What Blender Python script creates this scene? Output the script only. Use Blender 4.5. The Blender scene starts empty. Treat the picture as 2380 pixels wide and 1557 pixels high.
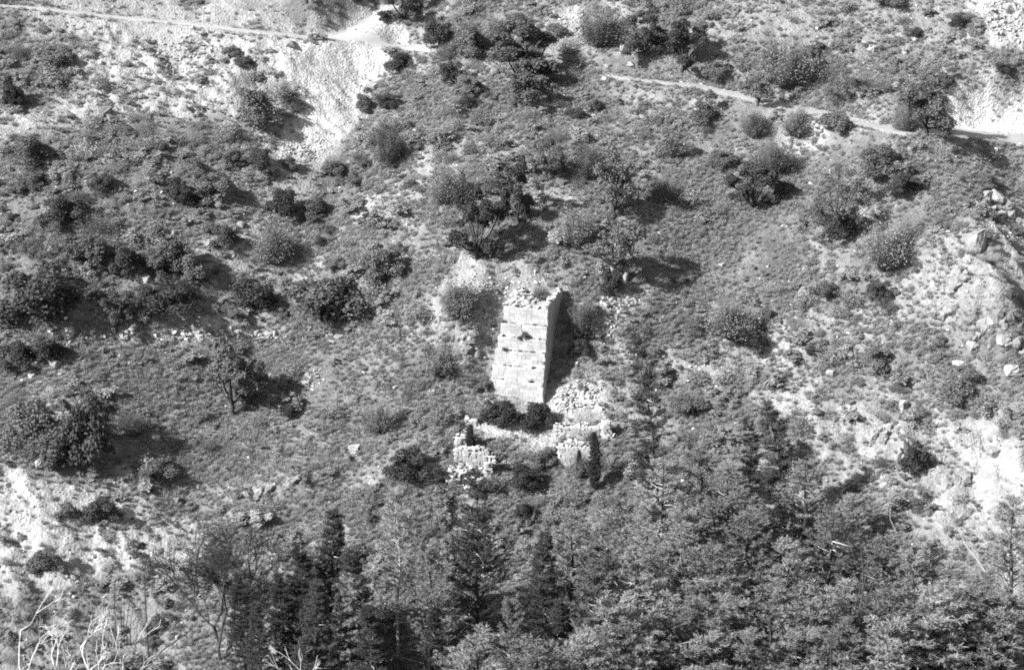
import bpy, bmesh, math, random
import numpy as np
from mathutils import Vector, Matrix

random.seed(7)
RNG = np.random.default_rng(7)
SC = bpy.context.scene
COL = SC.collection

# ------------------------------------------------------------------ camera
PITCH = math.radians(20.0)
LENS = 85.0
TANH = 18.0 / LENS
W, H = 2380.0, 1557.0                      # picture coordinates used in the lists below
cam_d = bpy.data.cameras.new("camera")
cam = bpy.data.objects.new("camera", cam_d)
COL.objects.link(cam)
cam.location = (0, 0, 0)
cam.rotation_euler = (math.pi / 2 - PITCH, 0, 0)
cam_d.lens = LENS
cam_d.sensor_width = 36.0
cam_d.clip_start = 0.5
cam_d.clip_end = 3000
SC.camera = cam

# ------------------------------------------------------------------ sky, sun, exposure
SUN_DIR = Vector((0.68, 0.42, -0.60)).normalized()      # direction the light travels
sun_el = math.asin(-SUN_DIR.z)
sun_az = math.atan2(-SUN_DIR.x, -SUN_DIR.y)             # towards the sun, from +Y
world = bpy.data.worlds.new("World")
SC.world = world
world.use_nodes = True
nt = world.node_tree
bg = nt.nodes["Background"]
sky = nt.nodes.new("ShaderNodeTexSky")
sky.sky_type = 'NISHITA'
sky.sun_disc = False
sky.sun_elevation = sun_el
sky.sun_rotation = sun_az
bw = nt.nodes.new("ShaderNodeRGBToBW")                  # black-and-white film
nt.links.new(sky.outputs[0], bw.inputs[0])
nt.links.new(bw.outputs[0], bg.inputs[0])
bg.inputs[1].default_value = 0.10
sun_d = bpy.data.lights.new("sun", 'SUN')
sun_d.energy = 4.6
sun_d.angle = math.radians(0.5)
sun = bpy.data.objects.new("sun", sun_d)
COL.objects.link(sun)
sun.rotation_euler = SUN_DIR.to_track_quat('-Z', 'Y').to_euler()
sun.location = (-60, 150, 80)
SC.view_settings.view_transform = 'Standard'
SC.view_settings.look = 'None'
SC.view_settings.exposure = 1.1
SC.view_settings.gamma = 1.0
SC.view_settings.use_curve_mapping = False
SC.render.engine = 'CYCLES'
SC.cycles.use_denoising = False
SC.cycles.max_bounces = 4
SC.cycles.diffuse_bounces = 2
SC.cycles.transparent_max_bounces = 4
SC.cycles.filter_width = 1.9

# ------------------------------------------------------------------ helpers: noise, mesh building
def _hash(ix, iy, seed):
    h = (ix.astype(np.int64) * 374761393 + iy.astype(np.int64) * 668265263 + seed * 1442695041) & 0xffffffff
    h = ((h ^ (h >> 13)) * 1274126177) & 0xffffffff
    h = h ^ (h >> 16)
    return h
def perlin(x, y, seed=0):
    ix = np.floor(x); iy = np.floor(y); fx = x - ix; fy = y - iy
    ix = ix.astype(np.int64); iy = iy.astype(np.int64)
    def g(a, b, dx, dy):
        ang = _hash(a, b, seed) / 4294967296.0 * 2 * np.pi
        return np.cos(ang) * dx + np.sin(ang) * dy
    u = fx * fx * fx * (fx * (fx * 6 - 15) + 10); v = fy * fy * fy * (fy * (fy * 6 - 15) + 10)
    a = g(ix, iy, fx, fy); b = g(ix + 1, iy, fx - 1, fy); c = g(ix, iy + 1, fx, fy - 1); d = g(ix + 1, iy + 1, fx - 1, fy - 1)
    return ((a * (1 - u) + b * u) * (1 - v) + (c * (1 - u) + d * u) * v) * 1.41
def fbm(x, y, wl, octaves=4, seed=0, gain=0.5):
    s = np.zeros(np.broadcast(x, y).shape); a = 1.0
    for o in range(octaves):
        s = s + a * perlin(x / wl + 17.3 * o, y / wl - 9.1 * o, seed + o); wl *= 0.5; a *= gain
    return s
def sstep(a, b, x):
    t = np.clip((x - a) / (b - a), 0, 1); return t * t * (3 - 2 * t)

class MB:
    def __init__(self): self.V = []; self.Q = []; self.T = []; self.n = 0
    def add(self, v, q=None, t=None):
        v = np.asarray(v, float).reshape(-1, 3)
        if q is not None and len(q): self.Q.append(np.asarray(q, int).reshape(-1, 4) + self.n)
        if t is not None and len(t): self.T.append(np.asarray(t, int).reshape(-1, 3) + self.n)
        self.V.append(v); self.n += len(v)
    def tube(self, pts, rad, sides=5):
        pts = np.asarray(pts, float); rad = np.asarray(rad, float); n = len(pts)
        d = np.gradient(pts, axis=0); d /= np.linalg.norm(d, axis=1)[:, None] + 1e-9
        ref = np.array([0.31, 0.17, 0.93]) if abs(d[0][2]) < 0.9 else np.array([0.9, 0.3, 0.1])
        s = np.cross(d, ref); s /= np.linalg.norm(s, axis=1)[:, None] + 1e-9
        u = np.cross(s, d)
        a = np.arange(sides) / sides * 2 * np.pi
        ring = pts[:, None, :] + rad[:, None, None] * (np.cos(a)[None, :, None] * s[:, None, :] + np.sin(a)[None, :, None] * u[:, None, :])
        q = []
        for i in range(n - 1):
            for k in range(sides):
                k2 = (k + 1) % sides
                q.append((i * sides + k, i * sides + k2, (i + 1) * sides + k2, (i + 1) * sides + k))
        self.add(ring.reshape(-1, 3), q)
    def mesh(self, name, mat=None, smooth=False):
        m = bpy.data.meshes.new(name)
        V = np.concatenate(self.V) if self.V else np.zeros((0, 3))
        Q = np.concatenate(self.Q) if self.Q else np.zeros((0, 4), int)
        T = np.concatenate(self.T) if self.T else np.zeros((0, 3), int)
        m.vertices.add(len(V)); m.vertices.foreach_set("co", V.astype(np.float32).ravel())
        nl = Q.size + T.size; m.loops.add(nl)
        m.loops.foreach_set("vertex_index", np.concatenate([Q.ravel(), T.ravel()]).astype(np.int32))
        m.polygons.add(len(Q) + len(T))
        tot = np.concatenate([np.full(len(Q), 4), np.full(len(T), 3)])
        st = np.concatenate([[0], np.cumsum(tot)[:-1]]) if len(tot) else np.zeros(0)
        m.polygons.foreach_set("loop_start", st.astype(np.int32))
        if smooth: m.polygons.foreach_set("use_smooth", np.ones(len(tot), bool))
        m.update(calc_edges=True)
        if mat: m.materials.append(mat)
        return m

def link(name, data, parent=None, loc=(0, 0, 0), rot=(0, 0, 0), scl=(1, 1, 1)):
    o = bpy.data.objects.new(name, data); COL.objects.link(o)
    o.location = loc; o.rotation_euler = rot; o.scale = scl
    if parent: o.parent = parent
    return o
def tag(o, label, cat, group=None, kind=None):
    o["label"] = label; o["category"] = cat
    if group: o["group"] = group
    if kind: o["kind"] = kind
    return o

# ------------------------------------------------------------------ materials
def grey(v): return (v, v, v, 1)
def new_mat(name):
    m = bpy.data.materials.new(name); m.use_nodes = True
    n = m.node_tree.nodes; l = m.node_tree.links
    return m, n, l, n["Principled BSDF"]
def leaf_mat(name, lo, hi, trans=0.25, scale=0.6):
    m, n, l, p = new_mat(name)
    oi = n.new("ShaderNodeObjectInfo")
    geo = n.new("ShaderNodeNewGeometry")
    nz = n.new("ShaderNodeTexNoise"); nz.inputs["Scale"].default_value = scale; nz.inputs["Detail"].default_value = 3
    l.new(geo.outputs["Position"], nz.inputs["Vector"])
    a = n.new("ShaderNodeMath"); a.operation = 'ADD'
    l.new(oi.outputs["Random"], a.inputs[0]); l.new(nz.outputs[0], a.inputs[1])
    a2 = n.new("ShaderNodeMath"); a2.operation = 'ADD'
    l.new(a.outputs[0], a2.inputs[0]); l.new(geo.outputs["Random Per Island"], a2.inputs[1])
    mr = n.new("ShaderNodeMapRange"); mr.inputs[1].default_value = 0.5; mr.inputs[2].default_value = 2.5
    mr.inputs[3].default_value = lo; mr.inputs[4].default_value = hi
    l.new(a2.outputs[0], mr.inputs[0])
    l.new(mr.outputs[0], p.inputs["Base Color"])
    p.inputs["Roughness"].default_value = 0.75
    p.inputs["Specular IOR Level"].default_value = 0.25
    t = n.new("ShaderNodeBsdfTranslucent"); l.new(mr.outputs[0], t.inputs[0])
    mx = n.new("ShaderNodeMixShader"); mx.inputs[0].default_value = trans
    l.new(p.outputs[0], mx.inputs[1]); l.new(t.outputs[0], mx.inputs[2])
    l.new(mx.outputs[0], n["Material Output"].inputs[0])
    return m
def rock_mat(name, lo, hi, scale=1.5, bump=0.5, bdist=0.08):
    m, n, l, p = new_mat(name)
    geo = n.new("ShaderNodeNewGeometry"); oi = n.new("ShaderNodeObjectInfo")
    nz = n.new("ShaderNodeTexNoise"); nz.inputs["Scale"].default_value = scale; nz.inputs["Detail"].default_value = 8
    nz.inputs["Roughness"].default_value = 0.65
    l.new(geo.outputs["Position"], nz.inputs["Vector"])
    a = n.new("ShaderNodeMath"); a.operation = 'MULTIPLY_ADD'
    l.new(oi.outputs["Random"], a.inputs[0]); a.inputs[1].default_value = 0.35; l.new(nz.outputs[0], a.inputs[2])
    mr = n.new("ShaderNodeMapRange"); mr.inputs[1].default_value = 0.35; mr.inputs[2].default_value = 0.95
    mr.inputs[3].default_value = lo; mr.inputs[4].default_value = hi
    l.new(a.outputs[0], mr.inputs[0]); l.new(mr.outputs[0], p.inputs["Base Color"])
    p.inputs["Roughness"].default_value = 0.9; p.inputs["Specular IOR Level"].default_value = 0.15
    b = n.new("ShaderNodeBump"); b.inputs["Strength"].default_value = bump; b.inputs["Distance"].default_value = bdist
    l.new(nz.outputs[0], b.inputs["Height"]); l.new(b.outputs[0], p.inputs["Normal"])
    return m
M = {}
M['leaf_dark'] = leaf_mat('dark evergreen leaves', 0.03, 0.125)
M['leaf_mid'] = leaf_mat('olive leaves', 0.09, 0.22)
M['leaf_pale'] = leaf_mat('pale twiggy leaves', 0.22, 0.40)
M['needle'] = leaf_mat('pine needles', 0.22, 0.44, 0.35, 0.25)
M['needle_dark'] = leaf_mat('dark pine needles', 0.05, 0.12, 0.25, 0.25)
M['needle_mid'] = leaf_mat('grey-green pine needles', 0.14, 0.30, 0.35, 0.25)
M['scrub'] = leaf_mat('low scrub leaves', 0.15, 0.44, 0.3, 0.12)
M['grass'] = leaf_mat('dry grass', 0.25, 0.42, 0.25, 0.2)
M['bark'] = rock_mat('dark bark', 0.03, 0.07, 6, 0.6, 0.03)
M['twig'] = rock_mat('grey twigs', 0.10, 0.2, 6, 0.3, 0.02)
M['bark_pale'] = rock_mat('pale bark', 0.22, 0.40, 6, 0.6, 0.03)
M['bark_white'] = rock_mat('bleached bark', 0.42, 0.66, 6, 0.4, 0.02)
M['rock'] = rock_mat('pale limestone', 0.20, 0.42, 1.3, 0.6, 0.12)
M['rock_dark'] = rock_mat('dark rock', 0.09, 0.24, 0.9, 0.8, 0.2)
M['stone'] = rock_mat('rubble stone', 0.26, 0.52, 2.2, 0.5, 0.05)
M['ashlar'] = rock_mat('pale ashlar', 0.28, 0.49, 0.8, 0.35, 0.03)
M['ledge'] = rock_mat('weedy ledge soil', 0.16, 0.32, 3.0, 0.6, 0.05)
M['mortar'] = rock_mat('weathered mortar', 0.28, 0.44, 1.6, 0.6, 0.06)

# ------------------------------------------------------------------ terrain: base form
def ray(px, py):
    x = (px - W / 2) / (W / 2) * TANH; y = -(py - H / 2) / (W / 2) * TANH
    return np.array([x, math.cos(PITCH) + y * math.sin(PITCH), -math.sin(PITCH) + y * math.cos(PITCH)])
TX, TY = 0.4, 254.5                      # foot of the tower, set properly below
def far_slope(x, y):
    z = -96 + 0.53 * (y - 263)
    z = z + 2.6 * np.sin(x / 23.0 + y / 60.0) + 1.6 * fbm(x, y, 34.0, 3, 3)
    # spur that the tower is built against
    u = (x - TX) * 0.97 - (y - TY) * 0.05
    z = z + 6.0 * np.exp(-(u / 15.0) ** 2) * sstep(-1.5, 8.5, y - TY) * (1 - sstep(14, 52, y - TY))
    # ridge dropping off at the right-hand side
    z = z + 3.2 * np.exp(-((x - 55 + (y - 262) * 0.35) / 7.0) ** 2) * sstep(225, 245, y) * (1 - sstep(290, 305, y))
    z = z - 5.0 * sstep(58, 76, x + (y - 262) * 0.30) * sstep(225, 245, y) * (1 - sstep(292, 306, y))
    # gully on the left
    z = z - 3.0 * np.exp(-((x + 30 - (y - 262) * 0.25) / 9.0) ** 2)
    return z
def near_slope(x, y):
    z = np.where(y < 60, -1.7 - 0.62 * np.maximum(y - 1.5, 0), -37.97 - 0.69 * (y - 60))
    return z + 0.9 * fbm(x, y, 25.0, 3, 11) * sstep(10, 60, y)
def base_h(x, y):
    f = far_slope(x, y); n = near_slope(x, y)
    k = 3.0
    m = np.maximum(f, n)
    return m + np.log1p(np.exp(-np.abs(f - n) / k)) * k
def hit_fn(fn, px, py):
    d = ray(px, py); t = np.arange(110.0, 620.0, 0.25)
    P = t[:, None] * d[None, :]
    g = fn(P[:, 0], P[:, 1]) - P[:, 2]
    idx = np.argmax(g > 0)
    if not (g > 0).any(): idx = len(t) - 1
    a = max(idx - 1, 0); ga, gb = g[a], g[idx]
    f = 0.0 if gb == ga else -ga / (gb - ga)
    tt = t[a] + (t[idx] - t[a]) * min(max(f, 0), 1)
    return d * tt
for _ in range(3):
    p = hit_fn(base_h, 1200, 914); TX, TY = float(p[0]), float(p[1])
def bhit(px, py): return hit_fn(base_h, px, py)

# ------------------------------------------------------------------ terrain: grid, road benches, scarps, soil fields
def axis(lo, hi, fine, a, b, coarse):
    return np.concatenate([np.arange(a, lo, coarse), np.arange(lo, hi, fine), np.linspace(hi, b, max(2, int((b - hi) / coarse)))])
GX = axis(-82, 82, 0.3, -420, 420, 9.0)
GY = axis(200, 340, 0.3, -10, 620, 5.0)
XX, YY = np.meshgrid(GX, GY)
ZZ = base_h(XX, YY)
def poly_world(pts): return np.array([bhit(*p)[:2] for p in pts])
def seg_dist(X, Y, P):
    best = np.full(X.shape, 1e9); tpos = np.zeros(X.shape); side = np.zeros(X.shape); L = 0.0
    for a, b in zip(P[:-1], P[1:]):
        d = b - a; l = np.hypot(*d); t = np.clip(((X - a[0]) * d[0] + (Y - a[1]) * d[1]) / (l * l), 0, 1)
        qx = a[0] + t * d[0]; qy = a[1] + t * d[1]; r = np.hypot(X - qx, Y - qy)
        s = np.sign(d[0] * (Y - a[1]) - d[1] * (X - a[0]))
        m = r < best; best = np.where(m, r, best); tpos = np.where(m, L + t * l, tpos); side = np.where(m, s, side); L += l
    return best, tpos, side
def poly_sd(X, Y, P):
    P2 = np.vstack([P, P[:1]]); d, _, _ = seg_dist(X, Y, P2)
    ins = np.zeros(X.shape, bool)
    for a, b in zip(P2[:-1], P2[1:]):
        c = ((a[1] > Y) != (b[1] > Y)) & (X < (b[0] - a[0]) * (Y - a[1]) / (b[1] - a[1] + 1e-12) + a[0])
        ins ^= c
    return np.where(ins, d, -d)
FINE = (slice(np.searchsorted(GY, 199.0), np.searchsorted(GY, 341.0)), slice(np.searchsorted(GX, -83.0), np.searchsorted(GX, 83.0)))
fX, fY = XX[FINE], YY[FINE]

ROADS = {
    'path': ([(-60, 6), (95, 22), (200, 32), (300, 42), (480, 62), (600, 74), (720, 85), (860, 98), (940, 107), (1010, 120)], [1.3, 1.2, 1.3, 1.4, 1.5, 1.6, 1.8, 2.0, 1.6, 0.8]),
    'track': ([(745, 86), (800, 70), (850, 52), (885, 34), (910, 12)], [1.2, 2.0, 2.4, 2.2, 1.6]),
    'road': ([(1405, 176), (1500, 187), (1620, 202), (1700, 218), (1800, 242), (1900, 266), (2000, 286), (2100, 300), (2230, 314), (2330, 322), (2470, 338)], [0.6, 1.2, 1.9, 2.0, 2.8, 2.6, 2.0, 2.4, 4.4, 5.2, 5.6]),
}
road_geo = {}
for nm, (pts, wid) in ROADS.items():
    P = poly_world(pts); z = base_h(P[:, 0], P[:, 1]); z = np.convolve(np.pad(z, 1, mode='edge'), [.25, .5, .25], 'valid')
    d, t, s = seg_dist(fX, fY, P)
    L = np.concatenate([[0], np.cumsum(np.hypot(*np.diff(P, axis=0).T))])
    zr = np.interp(t, L, z); wr = np.interp(t, L, wid)
    k = 1 - sstep(wr * 0.75 + 0.2, wr * 0.75 + 3.0, d)
    ends = sstep(-0.1, 1.0, t) * 1.0
    ZZ[FINE] = ZZ[FINE] * (1 - k) + zr * k
    road_geo[nm] = (P, L, z, np.array(wid))
road_d = np.min([seg_dist(fX, fY, road_geo[n][0])[0] - np.interp(seg_dist(fX, fY, road_geo[n][0])[1], road_geo[n][1], road_geo[n][3]) * 0.6 for n in ROADS], axis=0)

# scarps: the ground falls away on one side of a line (right of the direction of travel)
SCARPS = [
    ([(722, 76), (770, 50), (820, 28), (880, 12)], 3.2, 1.6, 9.0),
    ([(2185, 690), (2230, 715), (2275, 735), (2320, 742), (2390, 752)], 2.8, 1.2, 6.0),
    ([(2200, 770), (2260, 800), (2300, 840), (2380, 870)], 1.8, 1.0, 4.0),
    ([(2240, 470), (2235, 530), (2290, 600), (2390, 650)], 1.0, 1.4, 5.0),
    ([(2060, 1020), (2090, 1040), (2095, 1090)], 2.0, 0.9, 4.0),
    ([(2290, 985), (2330, 1040), (2380, 1090)], 2.6, 1.2, 3.5),
    ([(640, 1165), (680, 1155), (720, 1150)], 1.2, 0.8, 3.0),
    ([(60, 770), (300, 772), (480, 775), (640, 780), (780, 785)], 1.3, 1.2, 6.0),
    ([(1060, 610), (1095, 596), (1120, 600)], 1.2, 0.8, 3.0),
]
for pts, amp, w, L in SCARPS:
    P = poly_world(pts); d, t, s = seg_dist(fX, fY, P)
    tot = np.hypot(*np.diff(P, axis=0).T).sum()
    e = sstep(0, 0.2 * tot, t) * (1 - sstep(0.8 * tot, tot, t))
    sd = d * s + 0.5 * fbm(fX, fY, 4.0, 3, 51)
    up = sstep(-w, w, sd)
    ZZ[FINE] += amp * e * (up * np.exp(-np.maximum(sd, 0) / L) - 0.25 * (1 - up) * np.exp(-np.maximum(-sd, 0) / L))

# soil kinds: albedo, shrub density, loose stones, grass
ALB = np.full(XX.shape, 0.15); SHR = np.full(XX.shape, 0.72); STO = np.full(XX.shape, 0.25); GRS = np.full(XX.shape, 0.8)
ALB += 0.16 * np.clip(fbm(XX, YY, 9, 5, 21), -0.5, 1) + 0.05
n_edge = 1.7 * fbm(fX, fY, 5.0, 4, 31)
REG = [
    ([(0, 40), (150, 30), (450, 65), (690, 90), (680, 290), (560, 310), (400, 280), (250, 300), (0, 330)], .52, .36, .5, .2, 3),
    ([(-30, 10), (50, 30), (160, 120), (180, 200), (120, 260), (-30, 240)], .26, .95, .2, .4, 3),
    ([(60, -30), (700, -30), (720, 60), (690, 74), (480, 55), (150, 20)], .46, .12, .3, .1, 2),
    ([(690, -10), (860, -20), (800, 20), (740, 55), (700, 40)], .26, .8, .2, .4, 2),
    ([(0, 330), (250, 300), (560, 320), (650, 400), (600, 480), (450, 650), (0, 650)], .25, 1.0, .25, .5, 4),
    ([(645, 90), (895, 102), (915, 130), (880, 195), (850, 250), (815, 305), (775, 350), (710, 385), (615, 395), (640, 335), (690, 290), (705, 250), (670, 200), (648, 150)], .66, .0, .7, .0, 0.9),
    ([(745, 80), (880, 30), (900, 60), (1000, 85), (1010, 118), (880, 112)], .62, .03, .5, .0, 1.2),
    ([(1285, 15), (1345, 20), (1360, 100), (1300, 85)], .52, .15, .9, .1, 2),
    ([(1700, -20), (2250, -20), (2250, 110), (2000, 120), (1700, 80)], .40, .5, .6, .4, 4),
    ([(2265, -20), (2400, -20), (2400, 130), (2290, 110), (2250, 80)], .58, .12, .9, .0, 2),
    ([(2215, 225), (2290, 178), (2400, 165), (2400, 345), (2225, 325)], .95, .0, .3, .0, 1.2),
    ([(1300, 105), (1450, 130), (1700, 190), (1690, 215), (1400, 190)], .24, .08, .4, .9, 2),
    ([(1780, 236), (1900, 250), (2100, 280), (2220, 280), (2220, 300), (2000, 300), (1800, 260)], .42, .15, .6, .3, 1.5),
    ([(1480, 540), (1720, 440), (1850, 520), (1720, 640), (1520, 650)], .22, .16, .2, 1.0, 3),
    ([(1640, 380), (1900, 370), (2050, 480), (1850, 500), (1650, 470)], .24, .25, .4, 1.0, 3),
    ([(2120, 330), (2400, 345), (2400, 430), (2200, 440)], .36, .35, .5, .6, 3),
    ([(870, 500), (960, 400), (1040, 390), (985, 480), (930, 540)], .46, .45, .6, .2, 2),
    ([(530, 540), (600, 500), (590, 600), (500, 660), (470, 640)], .46, .5, .9, .2, 2),
    ([(600, 370), (760, 350), (700, 460), (620, 480)], .42, .5, .7, .2, 2),
    ([(1050, 615), (1095, 595), (1110, 610), (1050, 655)], .44, .15, .4, .1, .8),
    ([(1050, 900), (1075, 790), (1150, 690), (1200, 640), (1320, 640), (1330, 660), (1290, 720), (1140, 740), (1130, 900)], .40, .5, .7, .3, 1.8),
    ([(1275, 905), (1310, 885), (1390, 890), (1405, 965), (1290, 965)], .55, .12, 1.0, .1, 1.2),
    ([(1375, 690), (1500, 675), (1480, 720), (1440, 800), (1390, 770)], .46, .25, 1.0, .2, 1.5),
    ([(1110, 985), (1180, 970), (1290, 1000), (1290, 1035), (1130, 1035)], .60, .05, .3, .1, 1.0),
    ([(1540, 830), (1700, 820), (1720, 880), (1600, 900)], .44, .45, .6, .2, 2),
    ([(1780, 900), (1900, 890), (1960, 950), (1850, 980), (1790, 950)], .52, .22, .5, .1, 1.5),
    ([(2090, 560), (2250, 570), (2400, 690), (2400, 800), (2200, 760), (2060, 660)], .44, .35, .6, .2, 3),
    ([(2290, 480), (2400, 460), (2400, 640), (2330, 600)], .46, .3, .8, .15, 2),
    ([(1880, 990), (1950, 940), (2060, 985), (2250, 965), (2400, 1000), (2400, 1360), (2250, 1320), (2100, 1210), (2000, 1160), (1890, 1090)], .46, .42, .7, .2, 3),
    ([(2255, 985), (2300, 985), (2330, 1050), (2390, 1100), (2360, 1180), (2290, 1190), (2265, 1100)], .62, .0, .3, .0, 1),
    ([(250, 830), (700, 800), (950, 900), (960, 1110), (600, 1150), (300, 1120), (250, 950)], .30, .5, .1, 1.0, 4),
    ([(-30, 1070), (60, 1085), (180, 1112), (350, 1145), (480, 1200), (460, 1330), (330, 1380), (-30, 1430)], .56, .2, .5, .1, 2),
    ([(-30, 1400), (330, 1370), (470, 1330), (560, 1300), (560, 1600), (-30, 1600)], .36, .5, .5, .3, 3),
]
RUG = np.zeros(XX.shape)
for pts in [[(2050, 560), (2240, 520), (2400, 560), (2400, 900), (2250, 870), (2150, 760)], [(1860, 960), (2060, 960), (2400, 960), (2400, 1340), (2150, 1250), (1900, 1120)],
            [(-30, 1090), (200, 1115), (480, 1190), (500, 1300), (400, 1420), (-30, 1600)], [(180, 60), (660, 110), (640, 260), (300, 320), (150, 280)], [(2240, -20), (2400, -20), (2400, 140), (2260, 130)],
            [(860, 520), (960, 390), (1040, 390), (1000, 500), (930, 560)], [(1060, 900), (1090, 760), (1160, 680), (1150, 880)], [(540, 1130), (760, 1110), (760, 1200), (540, 1230)], [(1540, 810), (1720, 800), (1740, 900), (1560, 910)]]:
    RUG[FINE] = np.maximum(RUG[FINE], sstep(-2.5, 2.5, poly_sd(fX, fY, poly_world(pts)) + n_edge))
def fset(A, k, v): A[FINE] = A[FINE] * (1 - k) + v * k
for pts, alb, shr, sto, grs, fe in REG:
    k = sstep(-fe, fe, poly_sd(fX, fY, poly_world(pts)) + n_edge * min(fe, 2.0))
    fset(ALB, k, 0.13 + (alb - 0.22) * 0.68); fset(SHR, k, shr); fset(STO, k, sto); fset(GRS, k, grs)
kr = 1 - sstep(-0.2, 0.9, road_d + 0.3 * n_edge)
fset(ALB, kr, 0.40); SHR[FINE] *= (1 - kr); GRS[FINE] *= (1 - kr); STO[FINE] *= (1 - 0.8 * kr)
bank = 1 - sstep(0.5, 3.5, road_d + n_edge); ALB[FINE] += 0.03 * bank; SHR[FINE] *= 1 - 0.6 * bank
# patchiness of soil and rock
ALB *= 1 + 0.22 * fbm(XX, YY, 3.2, 4, 41)
ALB = np.clip(ALB, 0.08, 0.78)
# relief: hummocks everywhere, ribs of rock where the soil is bare
rough = sstep(0.22, 0.40, ALB)
rock = np.abs(fbm(XX * 0.9 + YY * 0.35, YY * 1.3, 3.4, 4, 61))
fine_amp = np.zeros(XX.shape); fine_amp[FINE] = 1
kroad = np.zeros(XX.shape); kroad[FINE] = 1 - sstep(0.0, 3.2, road_d)
ZZ += (1 - kroad) * fine_amp * (0.62 * fbm(XX, YY, 8.0, 5, 71) + 0.10 * fbm(XX, YY, 1.3, 2, 81) + rough * 0.6 * (0.35 - rock) + RUG * (1.5 * (0.42 - np.abs(fbm(XX + 0.4 * YY, YY * 1.2, 7.5, 5, 65))) + 0.35 * (0.3 - np.abs(fbm(XX, YY, 2.1, 3, 66)))))

ca, sa = math.cos(math.radians(-15)), math.sin(math.radians(-15))
lx = (XX - TX) * ca + (YY - TY) * sa; ly = -(XX - TX) * sa + (YY - TY) * ca
tz = float(hit_fn(base_h, 1200, 914)[2])
lim = tz - 0.35 + np.where(ly > 0, 1.12 * ly, 0.42 * ly) + 0.25 * fbm(XX, YY, 2.5, 3, 77)
km = sstep(-6.5, -3.6, lx) * (1 - sstep(5.0, 9.0, lx)) * sstep(-9, -5, ly) * (1 - sstep(9.0, 11.0, ly))
ZZ = ZZ * (1 - km) + np.minimum(ZZ, lim) * km

def Zat(x, y):
    x = np.asarray(x, float); y = np.asarray(y, float)
    i = np.clip(np.searchsorted(GX, x) - 1, 0, len(GX) - 2); j = np.clip(np.searchsorted(GY, y) - 1, 0, len(GY) - 2)
    fx = np.clip((x - GX[i]) / (GX[i + 1] - GX[i]), 0, 1); fy = np.clip((y - GY[j]) / (GY[j + 1] - GY[j]), 0, 1)
    return (ZZ[j, i] * (1 - fx) + ZZ[j, i + 1] * fx) * (1 - fy) + (ZZ[j + 1, i] * (1 - fx) + ZZ[j + 1, i + 1] * fx) * fy
def Fat(A, x, y):
    i = np.clip(np.searchsorted(GX, x), 0, len(GX) - 1); j = np.clip(np.searchsorted(GY, y), 0, len(GY) - 1); return A[j, i]
def hit(px, py): return hit_fn(Zat, px, py)
def mpp(p): return 2 * TANH * (p[1] * math.cos(PITCH) - p[2] * math.sin(PITCH)) / W      # metres per picture unit at p

ground_mat, gn, gl, gp = new_mat('hillside soil')
at = gn.new("ShaderNodeAttribute"); at.attribute_name = "soil"
geo = gn.new("ShaderNodeNewGeometry")
n1 = gn.new("ShaderNodeTexNoise"); n1.inputs["Scale"].default_value = 1.6; n1.inputs["Detail"].default_value = 9; n1.inputs["Roughness"].default_value = 0.7
v1 = gn.new("ShaderNodeTexVoronoi"); v1.inputs["Scale"].default_value = 3.2
gl.new(geo.outputs["Position"], n1.inputs["Vector"]); gl.new(geo.outputs["Position"], v1.inputs["Vector"])
mr = gn.new("ShaderNodeMapRange"); mr.inputs[1].default_value = 0.3; mr.inputs[2].default_value = 0.7; mr.inputs[3].default_value = 0.55; mr.inputs[4].default_value = 1.35
gl.new(n1.outputs[0], mr.inputs[0])
mul = gn.new("ShaderNodeMath"); mul.operation = 'MULTIPLY'; gl.new(at.outputs["Fac"], mul.inputs[0]); gl.new(mr.outputs[0], mul.inputs[1])
gl.new(mul.outputs[0], gp.inputs["Base Color"])
gp.inputs["Roughness"].default_value = 0.95; gp.inputs["Specular IOR Level"].default_value = 0.1
add = gn.new("ShaderNodeMath"); add.operation = 'MULTIPLY_ADD'; gl.new(v1.outputs["Distance"], add.inputs[0]); add.inputs[1].default_value = -0.5; gl.new(n1.outputs[0], add.inputs[2])
bp = gn.new("ShaderNodeBump"); bp.inputs["Strength"].default_value = 0.9; bp.inputs["Distance"].default_value = 0.3
gl.new(add.outputs[0], bp.inputs["Height"]); gl.new(bp.outputs[0], gp.inputs["Normal"])

ny, nx = XX.shape
mb = MB(); idx = np.arange(nx * ny).reshape(ny, nx)
mb.add(np.stack([XX, YY, ZZ], -1).reshape(-1, 3), np.stack([idx[:-1, :-1], idx[:-1, 1:], idx[1:, 1:], idx[1:, :-1]], -1).reshape(-1, 4))
gm = mb.mesh("hillside", ground_mat, True)
gm.attributes.new("soil", 'FLOAT', 'POINT').data.foreach_set("value", ALB.astype(np.float32).ravel())
hs = link("hillside", gm); tag(hs, "steep stony hillside of pale soil with patches of scrub", "hillside", kind="structure")

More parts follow.
